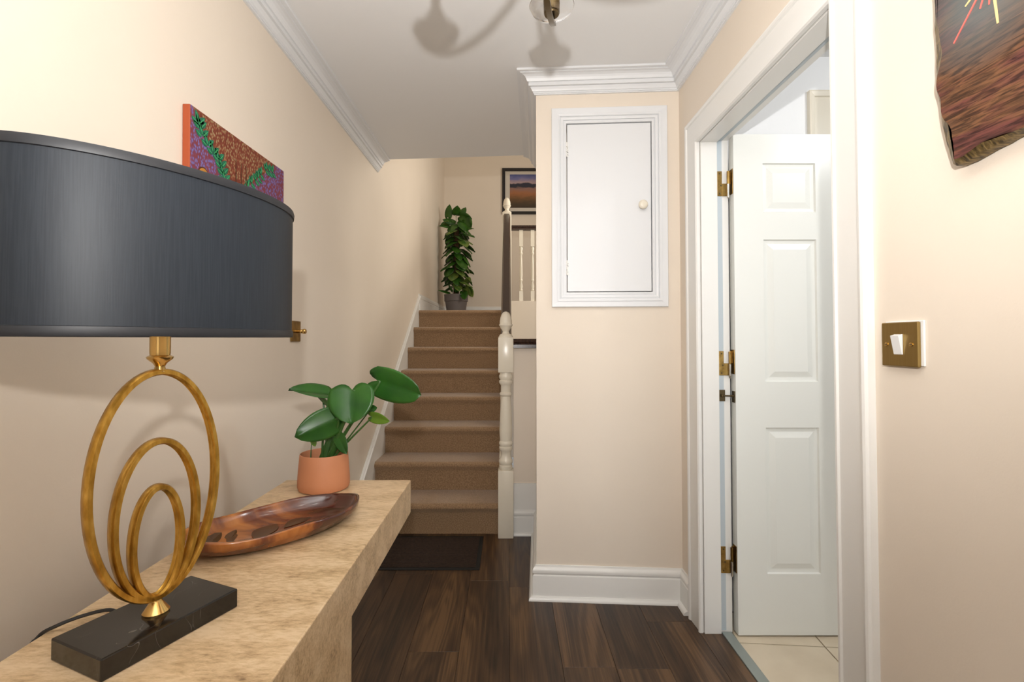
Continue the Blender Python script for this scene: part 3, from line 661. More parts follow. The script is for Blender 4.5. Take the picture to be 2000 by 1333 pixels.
def ring(cz, a, h, w=0.0100, t=0.0070):
    bm = bmesh.new(); n = 72; rows_ = []
    for i in range(n):
        th = 2 * PI * i / n; c, s = math.cos(th), math.sin(th)
        ctr = sc + lu * (a * c) + Vector((0, 0, cz - sc.z + h * s)); nr = (lu * (c / a) + Vector((0, 0, s / h))).normalized()
        row = []
        for x, y in ((-w, -t * .6), (-w * .55, -t), (-w * .2, -t * .55), (w * .2, -t * .55), (w * .55, -t), (w, -t * .6), (w, t * .6), (w * .6, t), (-w * .6, t), (-w, t * .6)):
            row.append(bm.verts.new(ctr + lv * x * 0.85 + nr * y * 0.75))
        rows_.append(row)
    k = len(rows_[0])
    for i in range(n):
        for j in range(k): bm.faces.new((rows_[i][j], rows_[i][(j + 1) % k], rows_[(i + 1) % n][(j + 1) % k], rows_[(i + 1) % n][j]))
    bmesh.ops.recalc_face_normals(bm, faces=bm.faces)
    obj('ring', bm, gold_m, lamp, smooth=50)
rb_ = 0.757
for top, a in ((1.118, 0.097), (1.006, 0.063), (0.932, 0.037)):
    h = (top - rb_) / 2; ring(rb_ + h, a, h)
bm = bmesh.new(); lathe(bm, [(0.009, 1.118), (0.007, 1.127), (0.010, 1.132), (0.018, 1.139), (0.019, 1.142), (0.014, 1.145), (0.0145, 1.150), (0.0145, 1.19), (0.0145, 1.25)], (sc.x, sc.y, 0), 28); obj('socket', bm, brass_m, lamp, smooth=40)
# oval shade: outer silk drum, rolled bands, lining
sa, sb, z0, z1 = 0.236, 0.138, 1.176, 1.420
def oval(a, b, z, n=96): return [lp(0.006 + a * math.cos(2 * PI * i / n), b * math.sin(2 * PI * i / n), 0) * 1 + Vector((0, 0, z - TZ)) for i in range(n)]
def ovalband(rings_):
    bm = bmesh.new(); vs = [[bm.verts.new(p) for p in oval(sa + d, sb + d, z)] for d, z in rings_]; n = 96; k = len(vs)
    for i in range(k):
        A_, B_ = vs[i], vs[(i + 1) % k]
        for j in range(n): bm.faces.new((A_[j], A_[(j + 1) % n], B_[(j + 1) % n], B_[j]))
    bmesh.ops.recalc_face_normals(bm, faces=bm.faces); return bm
sh = obj('lamp_shade', ovalband([(0, z0), (0, z1), (-0.0015, z1), (-0.0015, z0)]), silk_m, lamp, smooth=40)
obj('lining', ovalband([(-0.002, z0), (-0.002, z1), (-0.003, z1), (-0.003, z0)]), shade_in_m, sh, smooth=40)
obj('rim_band', ovalband([(0.0022, z1 - 0.011), (0.003, z1 - 0.004), (0.0015, z1 + 0.0015), (-0.003, z1 + 0.001), (-0.004, z1 - 0.008), (0.0002, z1 - 0.012)]), band_m, sh, smooth=50)
obj('rim_band', ovalband([(0.0022, z0 + 0.011), (0.003, z0 + 0.004), (0.0015, z0 - 0.0015), (-0.003, z0 - 0.001), (-0.004, z0 + 0.008), (0.0002, z0 + 0.012)]), band_m, sh, smooth=50)
bm = bmesh.new()
for s in (-1, 1): tube(bm, [sc + Vector((0, 0, 1.25 - sc.z)), sc + lv * (s * (sb - 0.016)) + Vector((0, 0, 1.25 - sc.z))], 0.0022, 8)
obj('spider', bm, brass_m, sh)
bm = bmesh.new(); lathe(bm, [(0.013, 1.24), (0.016, 1.265), (0.028, 1.30), (0.030, 1.325), (0.022, 1.35), (0, 1.358)], (sc.x, sc.y, 0), 20); obj('bulb', bm, mat('opal_glass', (0.85, 0.83, 0.78), 0.3), lamp, smooth=True)
c1 = lp(-0.005, -0.063, 0.012)
pts = [c1, c1 + Vector((-0.03, 0.005, 0.008)), c1 + Vector((-0.065, -0.004, 0.004)), c1 + Vector((-0.092, -0.022, -0.002)), (TX0 - 0.006, 0.785, TZ - 0.004), (TX0 - 0.012, 0.775, TZ - 0.04), (TX0 - 0.014, 0.77, 0.45)]
def smooth_path(pts, k=6):
    P = [Vector(p) for p in pts]; out = []
    for i in range(len(P) - 1):
        p0, p1, p2, p3 = P[max(i - 1, 0)], P[i], P[i + 1], P[min(i + 2, len(P) - 1)]
        for j in range(k):
            t = j / k; out.append(0.5 * ((2 * p1) + (-p0 + p2) * t + (2 * p0 - 5 * p1 + 4 * p2 - p3) * t * t + (-p0 + 3 * p1 - 3 * p2 + p3) * t ** 3))
    out.append(P[-1]); return out
bm = bmesh.new(); tube(bm, smooth_path(pts), 0.003, 8); obj('cord', bm, cable_m, lamp, smooth=True)

# ------------------------------------------------------------------ carved wooden bowl
bc = Vector((-0.558, 1.186, TZ)); bu = Vector((0.68, 0.733, 0)).normalized(); bv = Vector((0.733, -0.68, 0)).normalized()
bw = thing('wooden_bowl', 'long carved leaf-shaped wooden bowl on the travertine table', 'bowl', tuple(bc))
hl, hw = 0.208, 0.108
def bowl_pt(ang, f, z):
    c, s = math.cos(ang), math.sin(ang)
    u = hl * c * f; v = hw * (abs(s) ** 0.92) * (1 if s >= 0 else -1) * f
    return bc + bu * u + bv * v + Vector((0, 0, z))
bm = bmesh.new(); n = 64; rows_ = []
def rimz(a): return 0.043 + 0.0022 * math.sin(5 * a + 0.6) + 0.006 * abs(math.cos(a)) ** 3
def rimf(a): return 1 + 0.010 * math.sin(7 * a) + 0.006 * math.sin(11 * a + 1)
layers = [(0.0, 0.0, 0), (0.55, 0.0, 0), (0.72, 0.002, 0), (0.85, 0.010, 0), (0.94, 0.022, 0), (0.985, 0.6, 1), (1.0, 0.9, 1), (0.995, 1.0, 1), (0.965, 1.0, 1), (0.935, 0.86, 1), (0.87, 0.45, 1), (0.78, 0.015, 0), (0.6, 0.009, 0), (0.3, 0.007, 0), (0.0, 0.007, 0)]
for f, z, rel in layers:
    if f == 0: rows_.append([bm.verts.new(bc + Vector((0, 0, z)))]); continue
    row = []
    for i in range(n):
        a = 2 * PI * i / n; zz = rimz(a) * z if rel else z
        row.append(bm.verts.new(bowl_pt(a, f * (rimf(a) if f > 0.9 else 1 + (rimf(a) - 1) * 0.4), zz)))
    rows_.append(row)
for A_, B_ in zip(rows_, rows_[1:]):
    for i in range(n):
        j = (i + 1) % n
        if len(A_) == 1: bm.faces.new((A_[0], B_[i], B_[j]))
        elif len(B_) == 1: bm.faces.new((A_[i], B_[0], A_[j]))
        else: bm.faces.new((A_[i], B_[i], B_[j], A_[j]))
bmesh.ops.recalc_face_normals(bm, faces=bm.faces)
obj('bowl_body', bm, bowl_m, bw, smooth='all')
def carved(u, v, ang, ln, w):
    bm = bmesh.new(); c, s = math.cos(ang), math.sin(ang); pts = []
    for i in range(13):
        t = i / 12; y = w * math.sin(PI * t ** 0.8); x = ln * (t - 0.5); pts.append((x, y + 0.008 * math.sin(PI * t)))
    for i in range(11, 0, -1):
        t = i / 12; pts.append((ln * (t - 0.5), -w * math.sin(PI * t ** 0.8) + 0.008 * math.sin(PI * t)))
    P = []
    for x, y in pts:
        uu, vv = u + x * c - y * s, v + x * s + y * c
        rr = math.hypot(uu / hl, vv / hw); z = 0.0085 if rr < 0.62 else 0.0085 + (rr - 0.62) * 0.09 if rr < 0.78 else 0.021 + (rr - 0.78) * 0.28
        P.append(bc + bu * uu + bv * vv + Vector((0, 0, z)))
    poly = P; a = [bm.verts.new(p) for p in poly]; ctr = bm.verts.new(sum(poly, Vector()) / len(poly))
    for i in range(len(a)): bm.faces.new((a[i], a[(i + 1) % len(a)], ctr))
    bmesh.ops.recalc_face_normals(bm, faces=bm.faces)
    obj('carved_leaf', bm, carve_m, bw)
for q in ((-0.125, -0.028, 2.2, 0.075, 0.012), (-0.085, -0.030, 2.0, 0.075, 0.013), (-0.02, -0.012, 2.4, 0.10, 0.026), (0.06, -0.02, 2.8, 0.09, 0.02), (-0.10, 0.022, 0.5, 0.08, 0.010), (0.10, 0.01, 0.4, 0.07, 0.014)): carved(*q)
bm = bmesh.new(); tube(bm, smooth_path([bc + bu * u + bv * v + Vector((0, 0, 0.0085)) for u, v in ((-0.15, 0.01), (-0.08, 0.02), (0.0, 0.012), (0.08, 0.015), (0.13, 0.0))]), 0.0012, 6); obj('carved_stem', bm, carve_m, bw)

# ------------------------------------------------------------------ potted monstera on the console
def ray_at(px, py, Y):      # point of the view through a pixel of the photograph at depth Y
    p = R(1.3); a = (px - 992) / 950; b = (664 - 950 * math.tan(p) - py) / 950
    d = Vector((a, math.cos(p) - b * math.sin(p), math.sin(p) + b * math.cos(p))); return Vector((0, 0, 1.17)) + d * (Y / d.y)
pc = Vector((-0.583, 1.552, TZ))
mo = thing('potted_plant', 'young heart-leaved houseplant in a plain terracotta pot on console table', 'plant', tuple(pc))
bm = bmesh.new(); lathe(bm, [(0.066, 0), (0.075, 0.003), (0.0785, 0.012), (0.0785, 0.030), (0.076, 0.065), (0.0725, 0.109), (0.0715, 0.112), (0.069, 0.112), (0.068, 0.109), (0.071, 0.065), (0.071, 0.060)], pc, 48); obj('pot', bm, terra_m, mo, smooth=45)
bm = bmesh.new(); lathe(bm, [(0.070, 0.075), (0.04, 0.082), (0, 0.084)], pc, 24); obj('soil', bm, soil_m, mo, smooth=True)
def stem(pts, r0, r1, m=stem_m):
    P = smooth_path(pts); bm = bmesh.new(); tube(bm, P, [r0 + (r1 - r0) * i / (len(P) - 1) for i in range(len(P))], 8); obj('stem', bm, m, mo, smooth=True)
def mleaf(b, bY, t, tY, side, w, m=leaf_m, **k):
    B_, T_ = ray_at(*b, bY), ray_at(*t, tY); o = obj('leaf', leaf_mesh(B_, T_, side, w, **k), m, mo, smooth='all')
    # midrib
    return B_, T_
s0 = pc + Vector((0, 0, 0.08))
b1, _ = mleaf((641, 771), 1.53, (566, 757), 1.46, (0.25, 0.95, 0.14), 0.040, lobe=0.12, cup=-0.25, droop=0.10)
b2, _ = mleaf((628, 772), 1.56, (660, 806), 1.55, (0.5, -0.7, -0.4), 0.030, lobe=0.15, cup=0.2)
b3, _ = mleaf((688, 762), 1.48, (686, 829), 1.44, (1, 0.05, 0.02), 0.069, lobe=0.17, cup=0.16, droop=-0.05, pw=0.62)
b4, _ = mleaf((738, 744), 1.52, (825, 771), 1.49, (0.45, -0.25, 0.9), 0.053, lobe=0.2, cup=0.12, droop=0.03, pw=0.5)
b5, _ = mleaf((655, 820), 1.50, (576, 855), 1.44, (0.35, 0.25, 0.9), 0.047, lobe=0.2, cup=0.15, droop=0.03, pw=0.65)
b6, _ = mleaf((725, 814), 1.54, (762, 823), 1.52, (0.2, -0.3, 0.9), 0.020, youngleaf_m, lobe=0.15)
b7, _ = mleaf((722, 800), 1.56, (737, 797), 1.56, (0.1, 0.3, 0.9), 0.013, lobe=0.1)
b8, _ = mleaf((661, 852), 1.52, (679, 888), 1.50, (0.9, -0.2, 0.35), 0.022, lobe=0.15, cup=0.2)
b9, _ = mleaf((611, 860), 1.54, (616, 873), 1.53, (1, 0, -0.3), 0.009, youngleaf_m, lobe=0.1)
for B_, r0, r1, mid in ((b1, 0.004, 0.0025, (0.0, 0, -0.04)), (b2, 0.004, 0.0025, (0.005, 0.01, -0.02)), (b3, 0.008, 0.003, (0.02, 0.005, -0.04)), (b4, 0.007, 0.0028, (0.0, 0.0, -0.035)), (b5, 0.006, 0.003, (0.02, 0.0, -0.01)), (b6, 0.004, 0.002, (-0.01, 0, -0.02)), (b7, 0.003, 0.0015, (-0.01, 0, -0.02)), (b8, 0.005, 0.002, (0.0, 0, 0.005)), (b9, 0.002, 0.001, (-0.006, 0, 0.0))):
    st_ = s0 + Vector((random.uniform(-0.012, 0.018), random.uniform(-0.015, 0.015), -0.01))
    if B_ is b9: st_ = s0 + Vector((-0.035, -0.02, 0))
    stem([st_, st_.lerp(B_, 0.45) + Vector((random.uniform(-.004, .008), 0, 0.006)), B_ + Vector(mid) * 0.5, B_], r0, r1)
stem([s0 + Vector((0.0, 0, -0.01)), s0 + Vector((0.012, 0, 0.05)), s0 + Vector((0.03, 0, 0.10))], 0.010, 0.006)
stem([s0 + Vector((-0.02, 0.005, -0.01)), s0 + Vector((0.0, 0, 0.04)), s0 + Vector((0.018, 0, 0.09))], 0.008, 0.005)

# ------------------------------------------------------------------ doormat
mx0, mx1, my0, my1 = -0.742, -0.144, 2.495, 2.915
dm = thing('doormat', 'dark brown ribbed doormat with black border at foot of stairs', 'mat', ((mx0 + mx1) / 2, (my0 + my1) / 2, 0))
bm = bmesh.new(); rbox(bm, mx0, mx1, my0, my1, 0.0003, 0.004, r=0.0015, seg=1); obj('border', bm, rubber_m, dm)
bm = bmesh.new(); y = my0 + 0.022
while y < my1 - 0.024:
    box(bm, mx0 + 0.022, mx1 - 0.022, y, y + 0.0055, 0.003, 0.0075); y += 0.0094
r_ = obj('ribbed_pile', bm, mat_m, dm); r_['kind'] = 'stuff'

# ------------------------------------------------------------------ wall switches
sy, sz = 0.957, 1.161
sw = thing('light_switch', 'brushed brass light switch with white rocker on right wall', 'switch', (XR, sy, sz))
obj('back_box', RB(XR - 0.004, XR - 0.0001, sy - 0.0495, sy + 0.042, sz - 0.041, sz + 0.046, r=0.001), white_pl, sw)
bm = bmesh.new(); pts = [(0, 0.0435), (0.006, 0.0435), (0.008, 0.040)]
rbox(bm, XR - 0.0115, XR - 0.004, sy - 0.044, sy + 0.044, sz - 0.0435, sz + 0.0435, r=0.0022); obj('plate', bm, brush_m, sw)
bm = bmesh.new(); x = XR - 0.0115
hexa(bm, [(x - 0.002, sy + 0.0105, sz - 0.020), (x - 0.002, sy - 0.0105, sz - 0.020), (x, sy - 0.0105, sz - 0.020), (x, sy + 0.0105, sz - 0.020), (x - 0.009, sy + 0.0105, sz + 0.017), (x - 0.009, sy - 0.0105, sz + 0.017), (x, sy - 0.0105, sz + 0.020), (x, sy + 0.0105, sz + 0.020)])
bmesh.ops.recalc_face_normals(bm, faces=bm.faces); obj('rocker', bm, white_pl, sw, bevel=0.0008)
for s in (-1, 1):
    bm = bmesh.new(); lathe(bm, [(0.004, 0), (0.004, -0.0012), (0.002, -0.0016), (0, -0.0016)], (x, sy + s * 0.0302, sz), 16, 'X'); sc_ = obj('screw', bm, brass_m, sw, smooth=True)
    bm = bmesh.new(); box(bm, x - 0.0019, x - 0.0015, sy + s * 0.0302 - 0.003, sy + s * 0.0302 + 0.003, sz - 0.0006, sz + 0.0006); obj('slot', bm, dark_gap, sc_)
dy, dzc = 2.02, 1.205
dk = thing('dimmer_switch', 'aged brass dimmer plate with round knob on left wall behind lamp shade', 'switch', (XL, dy, dzc))
obj('plate', RB(XL, XL + 0.006, dy - 0.044, dy + 0.044, dzc - 0.043, dzc + 0.043, r=0.002), oldbrass_m, dk)
bm = bmesh.new(); lathe(bm, [(0.0065, 0.005), (0.0065, 0.020), (0.0085, 0.022), (0.0085, 0.028), (0.007, 0.030), (0.010, 0.032), (0.011, 0.040), (0.009, 0.044), (0, 0.045)], (XL, dy + 0.004, dzc), 24, 'X'); obj('knob', bm, brass_m, dk, smooth=40)

# ------------------------------------------------------------------ painted canvas on the left wall
cy0, cy1, cz0, cz1 = 1.312, 1.866, 1.415, 1.812
cv = thing('canvas_painting', 'unframed dot-style canvas in violet and rust with green leaf chains', 'painting', (XL, cy0, cz0))
XC = XL + 0.021
obj('canvas_block', RB(XL + 0.001, XC, cy0, cy1, cz0, cz1, r=0.0015, seg=1), orange_m, cv)
obj('painted_face', BX(XC, XC + 0.0006, cy0 + 0.004, cy1 - 0.002, cz0 + 0.002, cz1 - 0.001), canvas_m, cv, loc=(XC, cy0, cz0 + 0.2))
k_ = 0.8640 / 0.845
def cw(y, z): return y * k_ + 0.0, 1.17 + (z - 1.17) * k_
def pleaf(y, z, ang, ln, w, m=green_m):
    bm = bmesh.new(); c, s = math.cos(ang), math.sin(ang); pts = []
    for i in range(8): t = i / 7; pts.append((ln * t, w * math.sin(PI * t ** 0.85)))
    for i in range(6, 0, -1): t = i / 7; pts.append((ln * t, -w * math.sin(PI * t ** 0.85)))
    P = [(XC + 0.0006, y + a * c - b * s, z + a * s + b * c) for a, b in pts]
    poly_extrude(bm, P, (0.0008, 0, 0)); o = obj('painted_leaf', bm, m, cv)
    bm = bmesh.new(); P = [(XC + 0.0014, y + a * c - b * s, z + a * s + b * c) for a, b in ((ln * .15, -w * .25), (ln * .8, -w * .12), (ln * .8, w * .06), (ln * .15, 0.0))]
    poly_extrude(bm, P, (0.0004, 0, 0)); obj('light_stroke', bm, lime_m, o)
chain1 = [(1.3120, 1.785), (1.3164, 1.7729), (1.327, 1.752), (1.3366, 1.7327), (1.3609, 1.7152), (1.3859, 1.7022), (1.4118, 1.6939), (1.4253, 1.6779), (1.4347, 1.66), (1.444, 1.642), (1.452, 1.62)]
for i, (y, z) in enumerate(chain1[1:]):
    y, z = cw(y, z)
    if i == 0: z -= 0.012; y += 0.004
    pleaf(y, z, 2.0 + 0.12 * (i % 2), 0.036, 0.009); pleaf(y, z, 0.75, 0.038, 0.009); pleaf(y - 0.004, z - 0.004, 2.75, 0.030, 0.008)
chain2 = [(1.75, 1.787), (1.7364, 1.7791), (1.71, 1.765), (1.6859, 1.7552), (1.6501, 1.7275), (1.633, 1.712), (1.6158, 1.6981), (1.59, 1.68), (1.57, 1.66), (1.55, 1.64)]
for i, (y, z) in enumerate(chain2[1:]):
    y, z = cw(y, z)
    if i == 0: z -= 0.018; y -= 0.004
    if i == 1: z -= 0.008
    pleaf(y, z, 1.3, 0.034, 0.009); pleaf(y, z, -0.35, 0.034, 0.008); pleaf(y + 0.004, z, 2.2, 0.028, 0.008)
for (y, za, zb_) in ((1.5013, 1.7271, 1.62), (1.5315, 1.7242, 1.63), (1.5602, 1.7259, 1.60)):
    (ya, za), (yb, zb_) = cw(y, za), cw(y + 0.002, zb_)
    bm = bmesh.new(); P = [(XC + 0.0006, ya - 0.001, za), (XC + 0.0006, ya + 0.0015, za), (XC + 0.0006, yb + 0.005, zb_), (XC + 0.0006, yb - 0.004, zb_)]
    poly_extrude(bm, P, (0.0009, 0, 0)); obj('painted_reed', bm, brownp_m, cv)
y, z = cw(1.342, 1.622)
for r_, m_, dx in ((0.027, brownp_m, 0.0006), (0.023, amber_m, 0.0012), (0.007, lime_m, 0.0018)):
    bm = bmesh.new(); lathe(bm, [(r_, 0), (r_, 0.0007)], (XC + dx, y, z), 24, 'X'); obj('painted_roundel', bm, m_ if r_ > 0.01 else yellow_m, cv)
cv.rotation_euler = (R(0.8), 0, 0)

# ------------------------------------------------------------------ live-edge slab art on the right wall
sl_o = Vector((XR, 0.80, 1.46))
sa_ = thing('wood_slab_art', 'live-edge burnt wood slab with painted firework streaks on right wall', 'artwork', tuple(sl_o))
out = [(0.8500, 2.10), (0.8515, 1.90), (0.8505, 1.82), (0.8500, 1.7731), (0.8512, 1.735), (0.8518, 1.7186), (0.8490, 1.690), (0.8492, 1.6624), (0.8505, 1.640), (0.8478, 1.606), (0.8440, 1.575), (0.8395, 1.5435), (0.8340, 1.515), (0.8270, 1.490), (0.8215, 1.4700), (0.8150, 1.4635), (0.8080, 1.4640), (0.795, 1.4650), (0.772, 1.4690), (0.752, 1.4715), (0.730, 1.4750), (0.7143, 1.4760), (0.66, 1.482), (0.58, 1.478), (0.50, 1.49), (0.47, 1.53), (0.462, 1.62), (0.470, 1.75), (0.460, 1.90), (0.468, 2.10)]
# resample with a ragged wobble
P2 = []
for i in range(len(out)):
    a, b = Vector(out[i]), Vector(out[(i + 1) % len(out)]); k = max(1, int((b - a).length / 0.008))
    for j in range(k): P2.append(a.lerp(b, j / k))
P2 = [p + Vector((0.0018 * noise.noise(Vector((p.x * 60, p.y * 60, 1))), 0.0018 * noise.noise(Vector((p.x * 60, p.y * 60, 5))))) for p in P2]
n = len(P2); ctr = Vector((0.66, 1.78))
inner = []
for i, p in enumerate(P2):
    t = (P2[(i + 1) % n] - P2[i - 1]).normalized(); nr = Vector((t.y, -t.x))
    if nr.dot(ctr - p) < 0: nr = -nr
    inner.append(p + nr * (0.013 + 0.013 * noise.noise(Vector((p.x * 22, p.y * 22, 3)))))
xf, xm, xb = XR - 0.030, XR - 0.022, XR - 0.004
bm = bmesh.new(); a = [bm.verts.new((xf, p.x, p.y)) for p in inner]; bm.faces.new(a); bmesh.ops.triangulate(bm, faces=bm.faces); bmesh.ops.recalc_face_normals(bm, faces=bm.faces)
for f in bm.faces:
    if f.normal.x > 0: f.normal_flip()
ex = bmesh.ops.extrude_face_region(bm, geom=list(bm.faces)); bmesh.ops.translate(bm, verts=[v for v in ex['geom'] if isinstance(v, bmesh.types.BMVert)], vec=(0.015, 0, 0)); bmesh.ops.recalc_face_normals(bm, faces=bm.faces)
obj('slab', bm, slab_m, sa_, loc=(xf, 0.765, 1.785))
bm = bmesh.new(); rws = [[bm.verts.new((xf, p.x, p.y)) for p in inner], [bm.verts.new((xm, p.x, p.y)) for p in P2], [bm.verts.new((xb, p.x, p.y)) for p in P2], [bm.verts.new((xb, p.x, p.y)) for p in inner]]
for q in range(4):
    A_, B_ = rws[q], rws[(q + 1) % 4]
    for i in range(n): bm.faces.new((A_[i], A_[(i + 1) % n], B_[(i + 1) % n], B_[i]))
bmesh.ops.recalc_face_normals(bm, faces=bm.faces)
e = obj('bark_edge', bm, bark_m, sa_, smooth=60); e['label'] = 'ragged gilded bark edge'
hub = Vector((0.742, 1.742))
for ang, ln, w, m_, st_ in ((-2.29, 0.098, 0.0016, pink_m, 0.0), (-1.95, 0.05, 0.0016, pink_m, 0.01), (-1.47, 0.088, 0.0022, yellow_m, 0.02), (-2.6, 0.05, 0.002, yellow_m, 0.01), (-0.7, 0.09, 0.0018, yellow_m, 0.02), (0.3, 0.1, 0.0016, pink_m, 0.02), (1.2, 0.1, 0.002, yellow_m, 0.02), (2.2, 0.1, 0.0016, pink_m, 0.02), (-1.65, 0.05, 0.0014, pink_m, 0.01)):
    # angles measured as seen on the wall: + towards the camera is to the right in view
    dv = Vector((-math.cos(ang), math.sin(ang))); q0, q1 = hub + dv * st_, hub + dv * ln; nv = Vector((-dv.y, dv.x)) * w
    bm = bmesh.new(); poly_extrude(bm, [(xf, *(q0 + nv)), (xf, *(q0 - nv)), (xf, *(q1 - nv * .6)), (xf, *(q1 + nv * .6))], (-0.0012, 0, 0)); obj('painted_streak', bm, m_, sa_)

# ------------------------------------------------------------------ framed photograph on the landing wall
fx0, fx1, fz0, fz1 = -0.078, 0.82, 2.905, 3.545
fp = thing('framed_photograph', 'black framed sunset landscape photograph on landing wall above banister', 'picture', ((fx0 + fx1) / 2, YB, fz0))
bm = bmesh.new(); sweep(bm, [(fx0, YB, fz0), (fx0, YB, fz1), (fx1, YB, fz1), (fx1, YB, fz0)], (0, -1, 0), [(0, 0.002), (0, 0.03), (0.003, 0.032), (0.036, 0.03), (0.04, 0.024), (0.04, 0.002)], side=-1, closed=True); 
obj('frame', bm, frame_m, fp)
obj('mount', BX(fx0 + 0.03, fx1 - 0.03, YB - 0.012, YB - 0.002, fz0 + 0.03, fz1 - 0.03), mount_m, fp)
obj('print', BX(fx0 + 0.105, fx1 - 0.105, YB - 0.014, YB - 0.012, fz0 + 0.09, fz1 - 0.085), photo_m, fp, loc=((fx0 + fx1) / 2, YB - 0.014, fz0 + 0.06))

# ------------------------------------------------------------------ climbing pothos on the landing
pp = Vector((-0.655, 6.15, LZ))
po = thing('climbing_houseplant', 'tall leafy climbing plant on a coir pole in grey pot on landing', 'plant', tuple(pp))
bm = bmesh.new(); lathe(bm, [(0.105, 0.0), (0.112, 0.004), (0.138, 0.19), (0.148, 0.193), (0.150, 0.262), (0.153, 0.268), (0.153, 0.278), (0.144, 0.278), (0.138, 0.25)], pp, 40); obj('pot', bm, greypot_m, po, smooth=40)
bm = bmesh.new(); lathe(bm, [(0.14, 0.245), (0.08, 0.255), (0, 0.258)], pp, 24); obj('soil', bm, soil_m, po, smooth=True)
bm = bmesh.new(); lathe(bm, [(0.036, 0.25), (0.037, 0.7), (0.034, 1.12), (0, 1.13)], pp, 16); obj('coir_pole', bm, coir_m, po, smooth=True)
rnd = random.Random(3)
def po_leaf(base, dirv, side, ln, w, m): obj('leaf', leaf_mesh(base, base + dirv * ln, side, w, lobe=0.16, cup=0.25, droop=0.12, nt=6, ns=3, wave=0.05), m, po, smooth='all')
for i in range(74):
    h = 0.36 + 0.82 * (i / 74) + rnd.uniform(-0.02, 0.02); a = i * 2.39996 + rnd.uniform(-0.4, 0.4)
    rad = Vector((math.cos(a), math.sin(a), 0)); st_ = rnd.uniform(0.03, 0.085) + (0.03 if rad.x > 0.3 else 0)
    base = pp + rad * (0.03 + st_) + Vector((0, 0, h + 0.03))
    dv = (rad * rnd.uniform(0.55, 1.0) + Vector((0, 0, rnd.uniform(-0.95, -0.25)))).normalized(); sd = rad.cross(Vector((0, 0, 1))) + Vector((0, 0, rnd.uniform(-0.35, 0.35)))
    po_leaf(base, dv, sd, rnd.uniform(0.14, 0.19) * (0.72 if rad.x < -0.6 else 1), rnd.uniform(0.058, 0.080), pothos_m if rnd.random() < 0.72 else pothos2_m)
    bm = bmesh.new(); tube(bm, [pp + rad * 0.03 + Vector((0, 0, h)), base], 0.0028, 5)
    obj('stalk', bm, stem_m, po)
tops = [((-0.11, 0, 1.27), (0.1, -0.2, 1), (0.8, -0.3, 0), 0.16, 0.055), ((-0.02, 0.02, 1.20), (-0.6, -0.3, 0.15), (0, 0.3, 1), 0.16, 0.05), ((0.05, -0.03, 1.27), (0.8, -0.3, -0.2), (0.2, -0.5, 0.8), 0.19, 0.07), ((0.12, -0.05, 1.22), (0.6, -0.4, -0.7), (0.7, -0.4, 0.5), 0.17, 0.075), ((0.0, -0.05, 1.28), (0.15, -0.6, 0.3), (1, 0, 0.1), 0.15, 0.06), ((0.05, 0, 1.30), (0.3, 0.2, 0.6), (0.9, -0.3, -0.2), 0.14, 0.05), ((0.02, -0.05, 1.12), (0.9, -0.5, -0.28), (0.1, 0.5, 0.6), 0.27, 0.035), ((-0.03, -0.04, 1.13), (-0.9, -0.4, 0.1), (0.1, 0.6, 0.5), 0.19, 0.035)]
for b_, d_, s_, ln, w in tops:
    B_ = pp + Vector(b_); po_leaf(B_, Vector(d_).normalized(), s_, ln, w, pothos_m)
    bm = bmesh.new(); tube(bm, [pp + Vector((0, 0, 1.02)), pp.lerp(B_, 0.5) + Vector((0, 0, 0.57 + 0.02)), B_], 0.0035, 5); obj('stalk', bm, stem_m, po)
for b_, d_, s_, ln, w in [((0.12, -0.06, 0.36), (0.5, -0.5, -0.75), (0.7, -0.2, 0.3), 0.14, 0.05), ((0.17, -0.05, 0.34), (0.5, -0.4, -0.9), (0.8, -0.3, 0.2), 0.13, 0.045), ((0.10, -0.10, 0.30), (0.2, -0.6, -0.9), (1, 0, 0), 0.14, 0.05), ((0.12, 0.02, 0.42), (0.3, -0.4, 0.3), (1, 0, 0.2), 0.12, 0.05), ((-0.08, -0.06, 0.30), (-0.8, -0.3, 0.25), (0.1, 0.6, 0.4), 0.14, 0.03), ((-0.05, -0.05, 0.32), (-0.4, -0.2, 0.7), (0.7, -0.5, 0.3), 0.10, 0.02), ((0.0, -0.08, 0.31), (0.3, -0.4, 0.5), (0.9, -0.3, 0.1), 0.12, 0.035)]:
    B_ = pp + Vector(b_); po_leaf(B_, Vector(d_).normalized(), s_, ln, w, pothos2_m if b_[0] > 0.11 else pothos_m)
    bm = bmesh.new(); tube(bm, [pp + Vector((b_[0] * 0.3, b_[1] * 0.3, 0.25)), B_], 0.003, 5); obj('stalk', bm, stem_m, po)

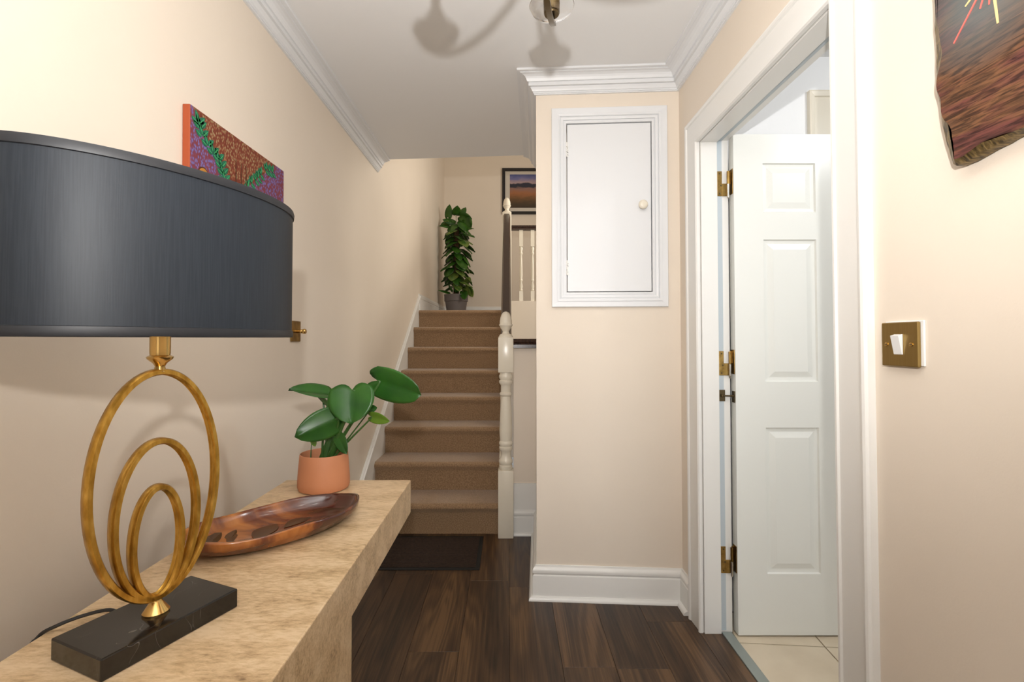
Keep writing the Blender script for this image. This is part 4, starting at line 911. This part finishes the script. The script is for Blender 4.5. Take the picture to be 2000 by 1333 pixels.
# ------------------------------------------------------------------ chandelier (only one arm's end hangs into view)
hc = Vector((0.052, 0.873, 2.02))
ch = thing('chandelier', 'bronze chandelier arm with clear glass drip dish hanging from the ceiling', 'chandelier', (hc.x, hc.y, CZ))
bm = bmesh.new(); lathe(bm, [(0.055, CZ - 0.0005), (0.055, CZ - 0.02), (0.02, CZ - 0.035), (0.008, CZ - 0.04), (0.008, 2.08), (0.03, 2.06), (0.034, 2.0), (0.02, 1.965), (0, 1.96)][::-1], (hc.x, hc.y, 0), 24); obj('hub', bm, bronze_m, ch, smooth=35)
def arm(a0, bend, ln, dz):
    ctrl = []
    for i in range(9):
        t = i / 8; a = a0 + bend * (1 - t); r = ln * t
        ctrl.append(hc + Vector((math.cos(a) * r, math.sin(a) * r, -0.035 - 0.055 * math.sin(PI * t) ** 0.8 - 0.025 * t + dz)))
    P = smooth_path(ctrl, 4); bm = bmesh.new(); rws = []
    for i, p in enumerate(P):
        d = (P[min(i + 1, len(P) - 1)] - P[max(i - 1, 0)]).normalized(); s = d.cross(Vector((0, 0, 1))).normalized(); u = s.cross(d)
        rws.append([bm.verts.new(p + s * x + u * y) for x, y in ((-0.0062, -0.004), (0.0062, -0.004), (0.0062, 0.004), (-0.0062, 0.004))])
    for A_, B_ in zip(rws, rws[1:]):
        for j in range(4): bm.faces.new((A_[j], A_[(j + 1) % 4], B_[(j + 1) % 4], B_[j]))
    bm.faces.new(rws[0][::-1]); bm.faces.new(rws[-1]); bmesh.ops.recalc_face_normals(bm, faces=bm.faces)
    ar = obj('arm', bm, bronze_m, ch)
    q = P[-3]
    q = P[-1].lerp(P[0], 0.045 / ln) ; q = Vector((q.x, q.y, P[-3].z + 0.004))
    bm = bmesh.new(); lathe(bm, [(0.0, 0.0), (0.017, 0.0), (0.019, 0.004), (0.019, 0.055), (0.014, 0.058), (0.0, 0.058)], q, 24); obj('cup', bm, bronze_m, ar, smooth=40)
    bm = bmesh.new(); lathe(bm, [(0.020, 0.008), (0.034, 0.009), (0.046, 0.014), (0.052, 0.022), (0.054, 0.022), (0.048, 0.011), (0.034, 0.005), (0.020, 0.004)], q, 40); obj('glass_dish', bm, glass_m, ar, smooth=50)
    bm = bmesh.new(); lathe(bm, [(0.011, 0.058), (0.011, 0.14), (0.0, 0.142)], q, 16); obj('candle_sleeve', bm, newel_m, ar, smooth=40)
    light('candle_bulb', 'POINT', (q.x, q.y, q.z + 0.19), 1.0, (1, 0.95, 0.88), 0.03)
A1 = math.atan2(0.327, 0.062)
for a in (0, 60, 132, 204, 272): arm(A1 + R(a), 0.0, 0.333, 0.0)
